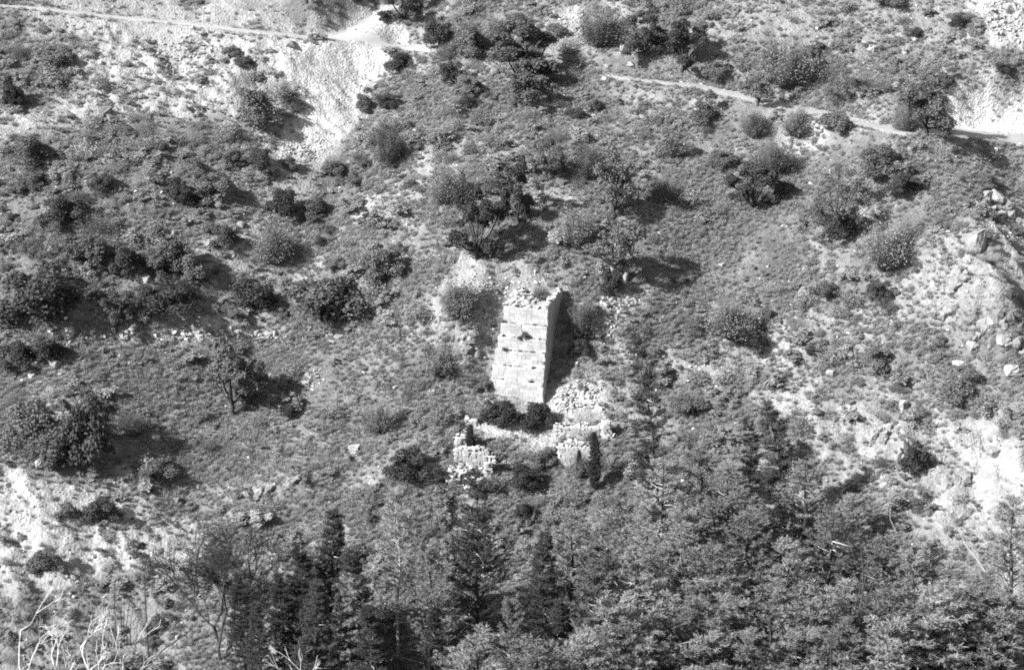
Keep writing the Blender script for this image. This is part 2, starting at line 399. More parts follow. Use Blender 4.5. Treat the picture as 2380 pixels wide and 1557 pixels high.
# road surfaces: sheets a few centimetres above the bench cut for them
road_mat = rock_mat('dusty road', 0.32, 0.45, 0.7, 0.35, 0.05)
LAB = {'path': "narrow pale path crossing the top left slope above the scree", 'track': "short pale track climbing from the path past a dark bank",
       'road': "pale dirt road widening towards the bright cutting at the right edge"}
for nm in ROADS:
    P, L, z, wd = road_geo[nm]; n = int(L[-1] / 0.5); s = np.linspace(0, L[-1], n)
    px, py, w = np.interp(s, L, P[:, 0]), np.interp(s, L, P[:, 1]), np.interp(s, L, wd)
    k = np.ones(9) / 9; sm = lambda a: np.convolve(np.pad(a, 4, mode='edge'), k, 'valid')
    px, py = sm(px), sm(py); tx, ty = np.gradient(px), np.gradient(py); l = np.hypot(tx, ty); nxv, nyv = -ty / l, tx / l
    cols = np.linspace(-1, 1, 9); rows = []
    for c in cols:
        ww = w * 0.5 * (1 + 0.25 * fbm(s + 50 * np.sign(c), s * 0, 2.2, 3, 91))
        x, y = px + nxv * c * ww, py + nyv * c * ww
        rows.append(np.stack([x, y, Zat(x, y) + 0.05 - 0.10 * abs(c) ** 6], -1))
    V = np.stack(rows, 1); id2 = np.arange(n * 9).reshape(n, 9); mb = MB()
    mb.add(V.reshape(-1, 3), np.stack([id2[:-1, :-1], id2[1:, :-1], id2[1:, 1:], id2[:-1, 1:]], -1).reshape(-1, 4))
    o = link({'path': 'path', 'track': 'track', 'road': 'road'}[nm], mb.mesh(nm, road_mat, True)); tag(o, LAB[nm], "road", kind="structure")

# ------------------------------------------------------------------ plant meshes (unit height, unit width)
def quads_leaves(mb, pos, nor, size, rng, aspect=0.6):
    n = len(pos); nor = nor / (np.linalg.norm(nor, axis=1)[:, None] + 1e-9)
    r = rng.normal(size=(n, 3)); u = np.cross(nor, r); u /= np.linalg.norm(u, axis=1)[:, None] + 1e-9; v = np.cross(nor, u)
    s = (size * rng.uniform(0.6, 1.4, n))[:, None] * 0.5
    q = np.stack([pos - u * s, pos + v * s * aspect, pos + u * s, pos - v * s * aspect], 1)
    mb.add(q.reshape(-1, 3), np.arange(4 * n).reshape(n, 4))
def rand_dir(rng, n):
    v = rng.normal(size=(n, 3)); return v / np.linalg.norm(v, axis=1)[:, None]
def lobe_leaves(mb, lobes, n, size, rng, spread=0.28, jitter=0.8):
    lobes = np.asarray(lobes, float); wgt = (lobes[:, 3] * lobes[:, 5]); wgt /= wgt.sum()
    k = rng.choice(len(lobes), n, p=wgt); d = rand_dir(rng, n); d[:, 2] = np.where(d[:, 2] < -0.3, -d[:, 2], d[:, 2])
    r = 1 - np.abs(rng.normal(0, spread, n)); r *= 1 + 0.30 * np.abs(rng.normal(size=n)) * (rng.random(n) < 0.22)
    pos = lobes[k, :3] + d * lobes[k, 3:6] * r[:, None]; pos[:, 2] = np.maximum(pos[:, 2], 0.0)
    quads_leaves(mb, pos, d + jitter * rng.normal(size=(n, 3)), size, rng)
def bush_lobes(rng, n, flat=0.75):
    out = []
    for i in range(n):
        a = rng.uniform(0, 2 * np.pi); rr = 0.40 * math.sqrt(rng.random()); s = rng.uniform(0.07, 0.19)
        z = rng.uniform(0.12, 0.88) * (1 - 1.2 * rr * rr / 0.16 * 0.6)
        out.append((rr * math.cos(a), rr * math.sin(a), z, s, s, s * 1.05))
    out.append((rng.uniform(-.08, .08), rng.uniform(-.08, .08), 0.30, 0.26, 0.24, 0.28)); return out
def bush_mesh(seed, mat, n=6800, leaf=0.046, lobes=17):
    rng = np.random.default_rng(seed); mb = MB(); lobe_leaves(mb, bush_lobes(rng, lobes), n, leaf, rng)
    m = mb.mesh("bush_foliage", mat); st = MB()
    for i in range(6):
        a = rng.uniform(0, 6.28); e = np.array([0.22 * math.cos(a), 0.22 * math.sin(a), rng.uniform(0.5, 0.75)])
        st.tube([np.array([0.03 * math.cos(a), 0.03 * math.sin(a), -0.08]), e * 0.5 + [0, 0, 0.05], e], [0.018, 0.012, 0.004], 4)
    return m, st.mesh("bush_stems", M['bark'])
def twig_mesh(seed, mat, n=1200, leaves=4500, leaf=0.03, spread=0.5, bare=False):
    """a broom-like bush: fine twigs fanning up and outward from the root"""
    rng = np.random.default_rng(seed); mb = MB()
    a = rng.uniform(0, 2 * np.pi, n); rad = spread * np.sqrt(rng.random(n)) * rng.uniform(0.75, 1.05, n)
    hgt = np.sqrt(np.clip(1 - (rad / (spread * 1.12)) ** 2, 0.02, 1)) * rng.uniform(0.6, 1.02, n)
    k1, k2 = rng.uniform(0, 6.28, 2); lump = 1 + 0.22 * np.sin(2 * a + k1) + 0.16 * np.sin(3 * a + k2) + 0.14 * np.sin(rad * 16 + 5 * a + k1)
    hgt = hgt * lump * 0.92; rad = rad * (1 + 0.2 * np.sin(2 * a + k2))
    tip = np.stack([rad * np.cos(a), rad * np.sin(a), hgt], -1); root = np.stack([0.12 * rad * np.cos(a), 0.12 * rad * np.sin(a), np.full(n, -0.05)], -1)
    mid = root * 0.45 + tip * 0.55 + np.stack([0.10 * rad * np.cos(a), 0.10 * rad * np.sin(a), -0.03 * hgt], -1) + rng.normal(0, 0.02, (n, 3))
    w = 0.0035; side = np.stack([-np.sin(a), np.cos(a), np.zeros(n)], -1) * w
    V = np.stack([root - side, root + side, mid - side * 0.8, mid + side * 0.8, tip], 1); b = np.arange(n)[:, None] * 5
    tw = MB(); tw.add(V.reshape(-1, 3), np.concatenate([b + 0, b + 1, b + 3, b + 2], 1), np.concatenate([b + 2, b + 3, b + 4], 1))
    k = rng.integers(0, n, leaves); t = rng.uniform(0.35, 1.0, leaves)[:, None]
    pos = np.where(t < 0.6, root[k] + (mid[k] - root[k]) * t / 0.6, mid[k] + (tip[k] - mid[k]) * (t - 0.6) / 0.4) + rng.normal(0, 0.018, (leaves, 3))
    d = tip[k] - root[k]; quads_leaves(mb, pos, np.cross(d, rng.normal(size=(leaves, 3))) + 0.6 * d, leaf, rng, 0.5)
    return mb.mesh("twig_foliage", mat), tw.mesh("bush_twigs", M['twig'] if not bare else bare)
def tree_mesh(seed, mat, leaf=0.042, n=9000, fork=False, trunk_h=0.28, bark='bark', crown_w=0.5, r0=0.035, open_=0.2):
    rng = np.random.default_rng(seed); st = MB(); lobes = []
    stems = [(-0.10, 0.0), (0.13, 0.04)] if fork else [(rng.uniform(-.04, .04), rng.uniform(-.04, .04))]
    for sx, sy in stems:
        top = np.array([sx * 1.4, sy * 1.4, trunk_h]); st.tube([[sx * 0.5, sy * .5, -0.10], [sx * 0.9, sy, trunk_h * 0.45], top], [r0 * 1.25, r0, r0 * 0.8], 6)
        nb = 5 if fork else 8
        for i in range(nb):
            a = 2 * math.pi * (i + rng.uniform(-.3, .3)) / nb; rr = crown_w * rng.uniform(0.35, 0.72); zz = rng.uniform(trunk_h + 0.08, 0.84) if i else 0.86
            if i == 0: rr *= 0.3
            e = np.array([top[0] + rr * math.cos(a), top[1] + rr * math.sin(a), zz]); mid = (top + e) / 2 + np.array([0, 0, -0.04]) + rng.normal(0, .02, 3)
            st.tube([top, mid, e], [r0 * 0.65, r0 * 0.4, r0 * 0.12], 4)
            for j in range(3):
                e2 = e + rng.normal(0, 0.09, 3); st.tube([mid + (e - mid) * rng.uniform(.2, .9), e2], [r0 * 0.22, r0 * .07], 3)
                s = rng.uniform(0.07, 0.13); lobes.append((*e2, s, s, s * 0.95))
            s = rng.uniform(0.10, 0.17); lobes.append((*e, s, s, s * 0.9))
    mb = MB(); lobe_leaves(mb, lobes, n, leaf, rng, spread=open_ + 0.1)
    return mb.mesh("tree_foliage", mat), st.mesh("tree_trunk", M[bark], True)
def pine_mesh(seed, mat, wid=0.22, crown=0.25, whorls=22, per=5, elev=0.45, tl=0.017, twigs=7, bark='bark', r0=0.016, gap=0.15, lean=0.0, prof=0.9, tuft=7):
    rng = np.random.default_rng(seed); st = MB(); mb = MB(); dead = MB()
    zz = np.linspace(0, 1, 9); cx = np.cumsum(rng.normal(0, 0.006, 9)) + lean * zz ** 1.5; cy = np.cumsum(rng.normal(0, 0.006, 9)); cx -= cx[0]; cy -= cy[0]
    cx += 0.012 * np.sin(zz * 7 + seed); cx -= cx[0]
    axis_ = np.stack([cx, cy, zz], -1); axis_[0, 2] = -0.04; st.tube(axis_, r0 * (1 - 0.93 * zz), 6)
    tufts = []
    for wv in range(whorls):
        f = (wv + rng.uniform(-.4, .4)) / whorls; f = min(max(f, 0.0), 0.985); z = crown + (1 - crown) * f
        c0 = np.array([np.interp(z, zz, cx), np.interp(z, zz, cy), z])
        for b in range(per):
            a = rng.uniform(0, 6.283)
            if rng.random() < gap: continue
            L = wid * ((1 - f) ** prof * 0.92 + 0.06) * rng.uniform(0.55, 1.1) * (0.55 + 0.45 * min(1, f / 0.2))
            e = elev * rng.uniform(0.5, 1.4); dirh = np.array([math.cos(a), math.sin(a), 0])
            t = np.linspace(0, 1, 5)[:, None]; pts = c0 + dirh * L * t + np.array([0, 0, 1]) * L * (e * t * 0.6 + 0.35 * e * t ** 2.2) + rng.normal(0, 0.004, (5, 3)) * t
            st.tube(pts, np.linspace(r0 * 0.30 * (1 - 0.6 * f), r0 * 0.05, 5), 3)
            for k in range(twigs):
                tt = 0.22 + 0.78 * (k + rng.random()) / twigs; pb = np.array([np.interp(tt, t[:, 0], pts[:, i]) for i in range(3)])
                ta = a + (1 if k % 2 else -1) * rng.uniform(0.5, 1.1); tlen = L * 0.38 * (1.15 - tt) + 0.012
                td = np.array([math.cos(ta), math.sin(ta), rng.uniform(0.1, 0.7)]); tip = pb + td * tlen
                m = max(2, int(tlen / 0.009) + 1)
                for q in np.linspace(0.25, 1, m): tufts.append((*(pb + (tip - pb) * q), *td))
            tufts.append((*pts[-1], *(pts[-1] - pts[-2]) / (np.linalg.norm(pts[-1] - pts[-2]) + 1e-9)))
    for i in range(18):                                    # bare snags on the stem and through the crown
        z = rng.uniform(crown * 0.5, 0.8); a = rng.uniform(0, 6.283); L = wid * rng.uniform(0.45, 1.0) * (1.1 - z)
        c0 = np.array([np.interp(z, zz, cx), np.interp(z, zz, cy), z]); d = np.array([math.cos(a), math.sin(a), rng.uniform(-.1, .5)])
        dead.tube([c0, c0 + d * L * 0.5, c0 + d * L + rng.normal(0, .01, 3)], [r0 * 0.2, r0 * 0.15, r0 * 0.05], 3)
    tf = np.array(tufts); n = len(tf); k = tuft
    d = tf[:, None, 3:] * 0.5 + rng.normal(0, 0.55, (n, k, 3)); d[..., 2] += 0.25; d /= np.linalg.norm(d, axis=2)[..., None]
    p = tf[:, None, :3] + rng.normal(0, tl * .15, (n, k, 3)); s = np.cross(d, rng.normal(size=(n, k, 3))); s /= np.linalg.norm(s, axis=2)[..., None]
    ln = tl * rng.uniform(.6, 1.2, (n, k, 1)); V = np.stack([p - s * tl * 0.13, p + s * tl * 0.13, p + d * ln], 2)
    mb.add(V.reshape(-1, 3), None, np.arange(n * k * 3).reshape(-1, 3))
    return mb.mesh("pine_needles", mat), st.mesh("pine_trunk", M[bark], True), dead.mesh("dead_snags", M['bark_white'])
def bare_mesh(seed, bark, depth=5, r0=0.02, ang=0.5, up=0.25, kids=3, first=0.3, ratio=0.0):
    """leafless branching tree"""
    rng = np.random.default_rng(seed); st = MB()
    def grow(p, d, L, r, lev):
        m = p + d * L * 0.5 + rng.normal(0, L * .05, 3); e = p + d * L + rng.normal(0, L * .06, 3)
        st.tube([p, m, e], [r, r * 0.85, r * 0.65], 5 if lev > 2 else 3)
        if lev == 0: return
        for k in range(kids if lev > 1 else kids + 1):
            nd = d + rng.normal(0, ang, 3) + np.array([0, 0, up]); nd /= np.linalg.norm(nd)
            q = m + (e - m) * rng.uniform(0.2, 1.0) if k else e
            grow(q, nd, (first * ratio if ratio and lev == depth else L) * rng.uniform(0.58, 0.9), r * (0.8 if k == 0 else 0.66), lev - 1)
    grow(np.array([0, 0, -0.05]), np.array([0.02, 0, 1.0]), first, r0, depth)
    m = st.mesh("bare_branches", bark)
    return m

P_BUSH_D = [bush_mesh(100 + i, M['leaf_dark']) for i in range(3)]
P_BUSH_M = [bush_mesh(110 + i, M['leaf_mid'], lobes=12 + 2 * i) for i in range(4)]
P_TWIG = [twig_mesh(120 + i, M['leaf_pale']) for i in range(3)]
P_TWIG_M = [twig_mesh(130 + i, M['leaf_mid'], 900, 4500) for i in range(2)]
P_TREE = [tree_mesh(140 + i, M['leaf_mid'], trunk_h=0.12 + 0.05 * i) for i in range(3)]
P_TREE_D = [tree_mesh(150 + i, M['leaf_dark'], n=12000, trunk_h=0.09, crown_w=0.62) for i in range(2)]
P_FORK = [tree_mesh(160, M['leaf_mid'], fork=True, trunk_h=0.36, bark='bark_pale', r0=0.045, n=7000)]
P_AIRY = [tree_mesh(165, M['leaf_mid'], leaf=0.026, n=5500, trunk_h=0.3, crown_w=0.62, r0=0.022, open_=0.5)]

PLANTS = {'bush_dark': (P_BUSH_D, 'bush', 'foliage', 'stem'), 'bush': (P_BUSH_M, 'bush', 'foliage', 'stem'), 'broom': (P_TWIG, 'broom_bush', 'foliage', 'twigs'),
          'thicket': (P_TWIG_M, 'broom_bush', 'foliage', 'twigs'), 'tree': (P_TREE, 'tree', 'crown', 'trunk'), 'tree_dark': (P_TREE_D, 'evergreen_tree', 'crown', 'trunk'),
          'fork': (P_FORK, 'forked_tree', 'crown', 'trunk'), 'airy': (P_AIRY, 'tree', 'crown', 'trunk')}
CNT = {}
def plant(kind, x0, x1, y0, y1, label, group=None, push=0.0, p=None):
    """stand a plant on the hillside where the picture shows its foot; the box gives its size"""
    protos, nm, a, b = PLANTS[kind]; CNT[kind] = CNT.get(kind, -1) + 1; mm = protos[CNT[kind] % len(protos)]
    if p is None: p = hit((x0 + x1) / 2, y1 - (y1 - y0) * 0.06)
    s = mpp(p); w = (x1 - x0) * s * 1.05; h = (y1 - y0) * s / math.cos(PITCH) * 0.98
    o = link(nm, None, None, (p[0], p[1], p[2] - 0.03 * h), (0, 0, 0), (w, w, h)); o.empty_display_size = 0.3
    rz = RNG.uniform(0, 6.28)
    if kind == 'fork': rz = 0.15
    link(a, mm[0], o, rot=(0, 0, rz)); link(b, mm[1], o, rot=(0, 0, rz))
    tag(o, label, 'tree' if 'tree' in nm else 'bush', group)
    return o

# ------------------------------------------------------------------ stones
def hull_stone(seed, n=13, box=False):
    rng = np.random.default_rng(seed); bm = bmesh.new()
    for i in range(n):
        v = rand_dir(rng, 1)[0]
        if box: v = np.sign(v) * np.abs(v) ** 0.45; v /= max(abs(v))
        bm.verts.new(v * 0.5 * rng.uniform(0.85, 1.0))
    bmesh.ops.convex_hull(bm, input=bm.verts); bm.normal_update()
    for v in [v for v in bm.verts if not v.link_faces]: bm.verts.remove(v)
    m = bpy.data.meshes.new("loose_stone"); bm.to_mesh(m); bm.free(); m.materials.append(M['stone']); return m
STONES = [hull_stone(200 + i, 14, True) for i in range(8)]
def boulder_mesh(seed, mat, n=26, chip=0.03):
    rng = np.random.default_rng(seed); bm = bmesh.new()
    for i in range(n):
        v = rand_dir(rng, 1)[0]; v = np.sign(v) * np.abs(v) ** 0.6; v /= max(abs(v))
        bm.verts.new(v * 0.5 * rng.uniform(0.8, 1.0))
    bmesh.ops.convex_hull(bm, input=bm.verts)
    for v in [v for v in bm.verts if not v.link_faces]: bm.verts.remove(v)
    bmesh.ops.dissolve_limit(bm, angle_limit=0.35, verts=bm.verts[:], edges=bm.edges[:])
    bmesh.ops.bevel(bm, geom=bm.edges[:], offset=chip, segments=2, affect='EDGES', profile=0.6)
    bmesh.ops.triangulate(bm, faces=bm.faces[:]); bmesh.ops.subdivide_edges(bm, edges=[e for e in bm.edges if e.calc_length() > 0.15], cuts=2, use_grid_fill=True)
    for v in bm.verts: v.co += Vector(rng.normal(0, 0.018, 3))
    m = bpy.data.meshes.new("boulder"); bm.to_mesh(m); bm.free(); m.materials.append(mat); return m
BOULDERS = [boulder_mesh(220 + i, M['rock']) for i in range(5)]
M['rock_mid'] = rock_mat('weathered outcrop rock', 0.16, 0.34, 1.1, 0.8, 0.15)
BOULDERS_M = [boulder_mesh(240 + i, M['rock_mid'], 18) for i in range(3)]
BOULDERS_D = [boulder_mesh(230 + i, M['rock_dark'], 12) for i in range(2)]
bm = bmesh.new(); bmesh.ops.create_cube(bm, size=1.0); bmesh.ops.bevel(bm, geom=bm.edges[:], offset=0.035, segments=1, affect='EDGES')
BLOCK0 = bpy.data.meshes.new("ashlar_block"); bm.to_mesh(BLOCK0); bm.free(); BLOCK0.materials.append(M['ashlar'])

def rock(px0, px1, py0, py1, label, dark=False, nm='boulder', yaw=None, group=None, flat=1.0):
    p = hit((px0 + px1) / 2, py1 - 1); s = mpp(p); w = (px1 - px0) * s * 0.95; h = (py1 - py0) * s * 1.0 * flat
    lst = BOULDERS_D if dark else BOULDERS; CNT['r'] = CNT.get('r', 0) + 1
    o = link(nm, lst[CNT['r'] % len(lst)], None, (p[0], p[1] + 0.3 * w, p[2] + 0.36 * h), (RNG.uniform(-.2, .2), RNG.uniform(-.2, .2), RNG.uniform(0, 6) if yaw is None else yaw), (w, w * 0.85, h))
    return tag(o, label, 'rock', group)

def crag(px0, px1, py0, py1, label, n=9, mats=None):
    mats = mats or BOULDERS_D
    p = hit((px0 + px1) / 2, py1 - 2); s = mpp(p); w = (px1 - px0) * s; h = (py1 - py0) * s
    o = link('crag', None, None, tuple(p)); tag(o, label, 'rock')
    for i in range(n):
        u = RNG.uniform(-.45, .45); v = RNG.uniform(0, 1); q = RNG.uniform(.18, .42) * (1 - .4 * abs(u)); x = p[0] + u * w; y = p[1] + .2 * w + v * w * .35
        link('rock', mats[i % len(mats)], o, (x - p[0], y - p[1], float(Zat(x, y)) - p[2] + h * .16 * (1 - 2 * abs(u)) * RNG.uniform(-.6, 1.6)), tuple(RNG.uniform(-.6, .6, 3)), (w * q, w * q * .9, h * q * 1.25))
# ------------------------------------------------------------------ the stepped tower
TW = hit_fn(base_h, 1200, 914); mp = mpp(TW)
tower = link("stone_tower", None, None, (TX, TY, float(TW[2])), (0, 0, math.radians(-15)))
tag(tower, "tall pale stone tower with stepped front built against the hillside", "tower")
LEDGE = [716, 755, 787, 818, 854, 887]; BACK = 9.2; XR = 62 * mp / math.cos(math.radians(15)); PROT = 2.0
ztop = []
for k, y in enumerate(LEDGE):
    yf = PROT * (5 - k) / 5; ztop.append(((915 - y) * mp - yf * 0.97 * math.sin(PITCH)) / math.cos(PITCH))
def rough_box(x0, x1, y0, y1, z0, z1, mat, name, seed, cut=0.45, jit=0.035):
    bm = bmesh.new(); rng = np.random.default_rng(seed)
    nx_, ny_, nz_ = [max(2, int((b - a) / cut)) for a, b in ((x0, x1), (y0, y1), (z0, z1))]
    mb = MB()
    def face(o, u, v, nu, nv):
        a = np.linspace(0, 1, nu + 1); b = np.linspace(0, 1, nv + 1); A, B = np.meshgrid(a, b)
        P = np.array(o)[None, None] + A[..., None] * np.array(u) + B[..., None] * np.array(v)
        i = np.arange((nu + 1) * (nv + 1)).reshape(nv + 1, nu + 1)
        mb.add(P.reshape(-1, 3), np.stack([i[:-1, :-1], i[:-1, 1:], i[1:, 1:], i[1:, :-1]], -1).reshape(-1, 4))
    dx, dy, dz = x1 - x0, y1 - y0, z1 - z0
    face((x0, y0, z0), (dx, 0, 0), (0, 0, dz), nx_, nz_); face((x1, y0, z0), (0, dy, 0), (0, 0, dz), ny_, nz_)
    face((x1, y1, z0), (-dx, 0, 0), (0, 0, dz), nx_, nz_); face((x0, y1, z0), (0, -dy, 0), (0, 0, dz), ny_, nz_)
    face((x0, y0, z1), (dx, 0, 0), (0, dy, 0), nx_, ny_)
    V = np.concatenate(mb.V); q = np.round(V, 3)
    j = np.stack([np.sin(q @ np.array([127.1, 311.7, 74.7]) + s) * 43758.5453 for s in (seed, seed + 1.7, seed + 3.1)], -1); j = (j - np.floor(j) - 0.5) * 2 * jit
    mb.V = [V + j]; m = mb.mesh(name, mat)
    bm.from_mesh(m); bmesh.ops.remove_doubles(bm, verts=bm.verts[:], dist=0.002); bm.to_mesh(m); bm.free()
    return m
for k in range(6):
    yf = PROT * (5 - k) / 5; xl = -XR + 0.225 * (5 - k); z1 = ztop[k]; z0 = ztop[k + 1] - 0.05 if k < 5 else -2.5
    tier = link("tier", rough_box(xl, XR - 0.012 * k, yf + 0.05, BACK - 0.01 * k, z0, z1, M['mortar'], "tier_core", 300 + k), tower)
    zb = ztop[k + 1] if k < 5 else -1.0; nc = max(3, round((z1 - zb) / 0.42)); ch = (z1 - zb) / nc
    for c in range(nc):
        x = xl - 0.02 * (c % 2) + RNG.uniform(-.04, .04)
        xe = XR + RNG.uniform(-.05, .03)
        while x < xe - 0.05:
            w = RNG.uniform(0.45, 0.95); w = min(w, xe - x)
            if xe - x - w < 0.25: w = xe - x
            miss = (c == nc - 1 and RNG.random() < 0.10) or RNG.random() < 0.012
            if not miss:
                dpt = 0.5
                link("stone", BLOCK0, tier, (x + w / 2, yf + dpt / 2 + RNG.uniform(-.012, .012), zb + ch * (c + 0.5) + (0.03 if c == nc - 1 else 0)),
                     (RNG.uniform(-.006, .006), RNG.uniform(-.008, .008), RNG.uniform(-.012, .012)), (w - 0.012, dpt, ch - 0.010 + RNG.uniform(0, 0.006)))
            x += w
for k in range(1, 6):
    y0, y1 = PROT * (5 - k) / 5 + 0.03, PROT * (6 - k) / 5 + 0.04; x = -XR + 0.225 * (5 - k) + 0.2; q = MB()
    while x < XR - 0.2:
        w = RNG.uniform(0.2, 0.7)
        if RNG.random() < 0.45: q2 = rough_box(x, min(x + w, XR - .1), y0 + RNG.uniform(0.02, .14), y1, ztop[k] + 0.02, ztop[k] + 0.06 + RNG.uniform(0, .05), None, "x", int(abs(x) * 99), 0.2, 0.035); q.add([v.co[:] for v in q2.vertices], [p.vertices[:] for p in q2.polygons])
        x += w
    link("ledge_soil", q.mesh("ledge_soil", M['ledge']), tower)
parapet = link("parapet", rough_box(XR - 0.75, XR - 0.02, PROT + 0.1, BACK, ztop[0] - 0.1, ztop[0] + 0.22, M['mortar'], "parapet_core", 320, 0.35, 0.07), tower)
def pstone(x, y, z, s, parent, nm="stone"):
    return link(nm, STONES[int(RNG.integers(8))], parent, (x, y, z), tuple(RNG.uniform(-.35, .35, 2)) + (RNG.uniform(0, 6.28),), tuple(s * RNG.uniform(0.55, 1.1, 3) * np.array([1.15, 1, .8])))
for i in range(38):
    y = RNG.uniform(PROT + 0.1, BACK); pstone(XR - RNG.uniform(0.1, 0.7), y, ztop[0] + 0.25 + RNG.uniform(0, 0.25) * (y > 4), RNG.uniform(.3, .55), parapet)
rub = link("broken_crest", rough_box(-XR + 1.6, 0.7, PROT + 1.0, BACK - 2.5, ztop[0] - 0.1, ztop[0] + 0.45, M['mortar'], "crest_core", 330, 0.3, 0.12), tower)
for i in range(110):
    x = RNG.uniform(-XR + 1.2, 1.4); y = RNG.uniform(PROT + 0.25, BACK - 1.2)
    top = 1.3 * math.exp(-((x + 0.7) / 1.15) ** 2 - ((y - 5.2) / 2.0) ** 2); pstone(x, y, ztop[0] + 0.1 + top * RNG.uniform(0.5, 1.0), RNG.uniform(.3, .6), rub)
for i in range(60):
    x = RNG.uniform(-XR + 1.1, XR - 0.2); pstone(x, PROT + RNG.uniform(0.15, 0.9), ztop[0] + 0.08 + RNG.uniform(0, .12), RNG.uniform(.25, .5), rub)
def tower_pt(x, y, z):
    a = math.radians(-15); return np.array([TX + x * math.cos(a) - y * math.sin(a), TY + x * math.sin(a) + y * math.cos(a), float(TW[2]) + z])
LP = [('bush', 0.55, 2, 1.5, 1.5, "dark round shrub rooted on the middle ledge of the tower"), ('thicket', -2.0, 1, 0.9, 0.45, "low plant at the left end of the tower's highest ledge"),
      ('thicket', 1.7, 1, 0.6, 0.3, "thin plant at the right end of the tower's highest ledge"), ('thicket', -1.9, 2, 0.6, 0.4, "small dark tuft left of the round shrub on the tower ledge"),
      ('thicket', -1.6, 3, 1.2, 0.42, "dark tuft hanging over the tower's third ledge at its left"), ('thicket', 0.2, 3, 0.7, 0.25, "sparse weeds in the middle of the tower's third ledge"),
      ('thicket', 1.6, 3, 0.6, 0.3, "sparse weeds at the right of the tower's third ledge"), ('thicket', 1.9, 4, 0.8, 0.3, "thin weeds at the right of the tower's fourth ledge"),
      ('thicket', -1.6, 4, 0.35, 0.3, "tiny tuft at the left of the tower's fourth ledge"), ('thicket', 1.7, 5, 0.8, 0.42, "dark tuft at the right of the tower's lowest ledge"),
      ('thicket', -0.4, 0, 0.8, 0.5, "small plant growing in the broken top edge of the tower"), ('thicket', 2.35, 2, 0.35, 0.3, "tiny tuft at the right corner of the tower's middle ledge")]
for kind, x, k, w, h, lab in LP:
    yf = PROT * (5 - k) / 5 + 0.05; p = tower_pt(x, yf + 0.16, ztop[k] - 0.02); s = mpp(p)
    o = plant(kind, 0, w / s / 1.05, 0, h / s * math.cos(PITCH) / 0.98, lab, "plants growing on the tower", p=p); o.name = "ledge_plant"; o["category"] = "plant"
p = tower_pt(1.2, 6.0, ztop[0] - .1); s = mpp(p); o = plant('broom', 0, 3.2 / s, 0, 1.6 / s, "grey grassy shrub in the hollow top of the tower", p=p); o["category"] = "plant"

# ------------------------------------------------------------------ ruined walls below the tower
def ruin_wall(px0, px1, pyb, h_px, label, depth=0.7, yaw=0.0, stone=0.42, top=None, nm='ruined_wall', back=0.0):
    a = hit(px0, pyb); b = hit(px1, pyb); c = (a + b) / 2; s = mpp(c); Wd = (px1 - px0) * s; Hh = h_px * s / math.cos(PITCH)
    zb = min(Zat(a[0], a[1]), Zat(b[0], b[1])) - 0.2
    o = link(nm, None, None, (c[0], c[1] + back, zb), (0, 0, yaw)); tag(o, label, 'wall')
    top = top or (lambda u: 1.0)
    link("core", rough_box(-Wd / 2 + .1, Wd / 2 - .1, -0.04, depth - .05, -0.6, Hh * 0.80, M['mortar'], "wall_core", int(px0), 0.3, 0.07), o)
    nr = max(2, int((Hh + 0.2) / (stone * 0.62)))
    for r in range(nr):
        x = -Wd / 2 + RNG.uniform(-.1, .1)
        while x < Wd / 2:
            w = stone * RNG.uniform(0.7, 1.35); u = (x + w / 2) / Wd + 0.5; z = (r + 0.5) * stone * 0.62
            if z < (Hh + .2) * top(u) + RNG.uniform(-.45, .15):
                link("stone", STONES[int(RNG.integers(8))], o, (x + w / 2, 0.15 + RNG.uniform(-.05, .05), z), tuple(RNG.uniform(-.12, .12, 3)), (w * 1.22, 0.5, stone * 0.84))
            x += w
    n = int(Wd / stone * 1.6)
    for i in range(n):
        u = RNG.random(); pstone((u - .5) * Wd, RNG.uniform(0.2, depth), Hh * top(u) * RNG.uniform(0.93, 1.02), stone * RNG.uniform(.6, 1.0), o)
    return o
ruin_wall(1056, 1136, 1080, 44, "broken pale masonry wall of the ruin below the tower", top=lambda u: 1.0 - 0.25 * max(0, u - .8) / .2 - 0.05 * math.sin(u * 9))
ruin_wall(1056, 1078, 1040, 34, "stub of pale masonry standing behind the broken ruin wall", depth=1.0, top=lambda u: 0.75 + 0.25 * u)
ruin_wall(1124, 1142, 1108, 50, "pale stone pier at the right end of the ruin", depth=0.8, top=lambda u: 0.9)
ruin_wall(1288, 1398, 1012, 34, "long mottled terrace wall right of the bushes under the tower", stone=0.42, top=lambda u: 0.85 + 0.15 * math.sin(u * 13))
ruin_wall(1396, 1420, 1022, 56, "jagged stone stack at the right end of the terrace wall", depth=0.9, stone=.5, top=lambda u: 1 - abs(u - .5) * .8)
ruin_wall(1296, 1374, 1082, 62, "round-topped pale gable wall half hidden by the cypress", stone=0.45, top=lambda u: math.sqrt(max(0.05, 1 - (2 * u - 1) ** 2 * .55)))
ruin_wall(1080, 1112, 990, 24, "low pale bank wall left of the bushes below the tower", stone=0.4, top=lambda u: 1 - .5 * u)
def heap(pts, n, smin, smax, label, nm='rubble_heap', rise=0.5):
    P = np.array([hit(*q)[:2] for q in pts]); c = P.mean(0); o = link(nm, None, None, (c[0], c[1], float(Zat(*c)))); tag(o, label, 'rubble')
    lo, hi = P.min(0), P.max(0); k = 0; tries = 0
    while k < n and tries < n * 20:
        tries += 1; x, y = RNG.uniform(lo, hi); sd = poly_sd(np.array([x]), np.array([y]), P)[0]
        if sd < -0.15: continue
        z = float(Zat(x, y)) + rise * min(1, max(0, sd) / 1.2) * RNG.uniform(0.2, 1); s = smin * 0.7 + (smax - smin * 0.7) * RNG.random() ** 2.2
        pstone(x - c[0], y - c[1], z - float(Zat(*c)) + s * .02, s, o); k += 1
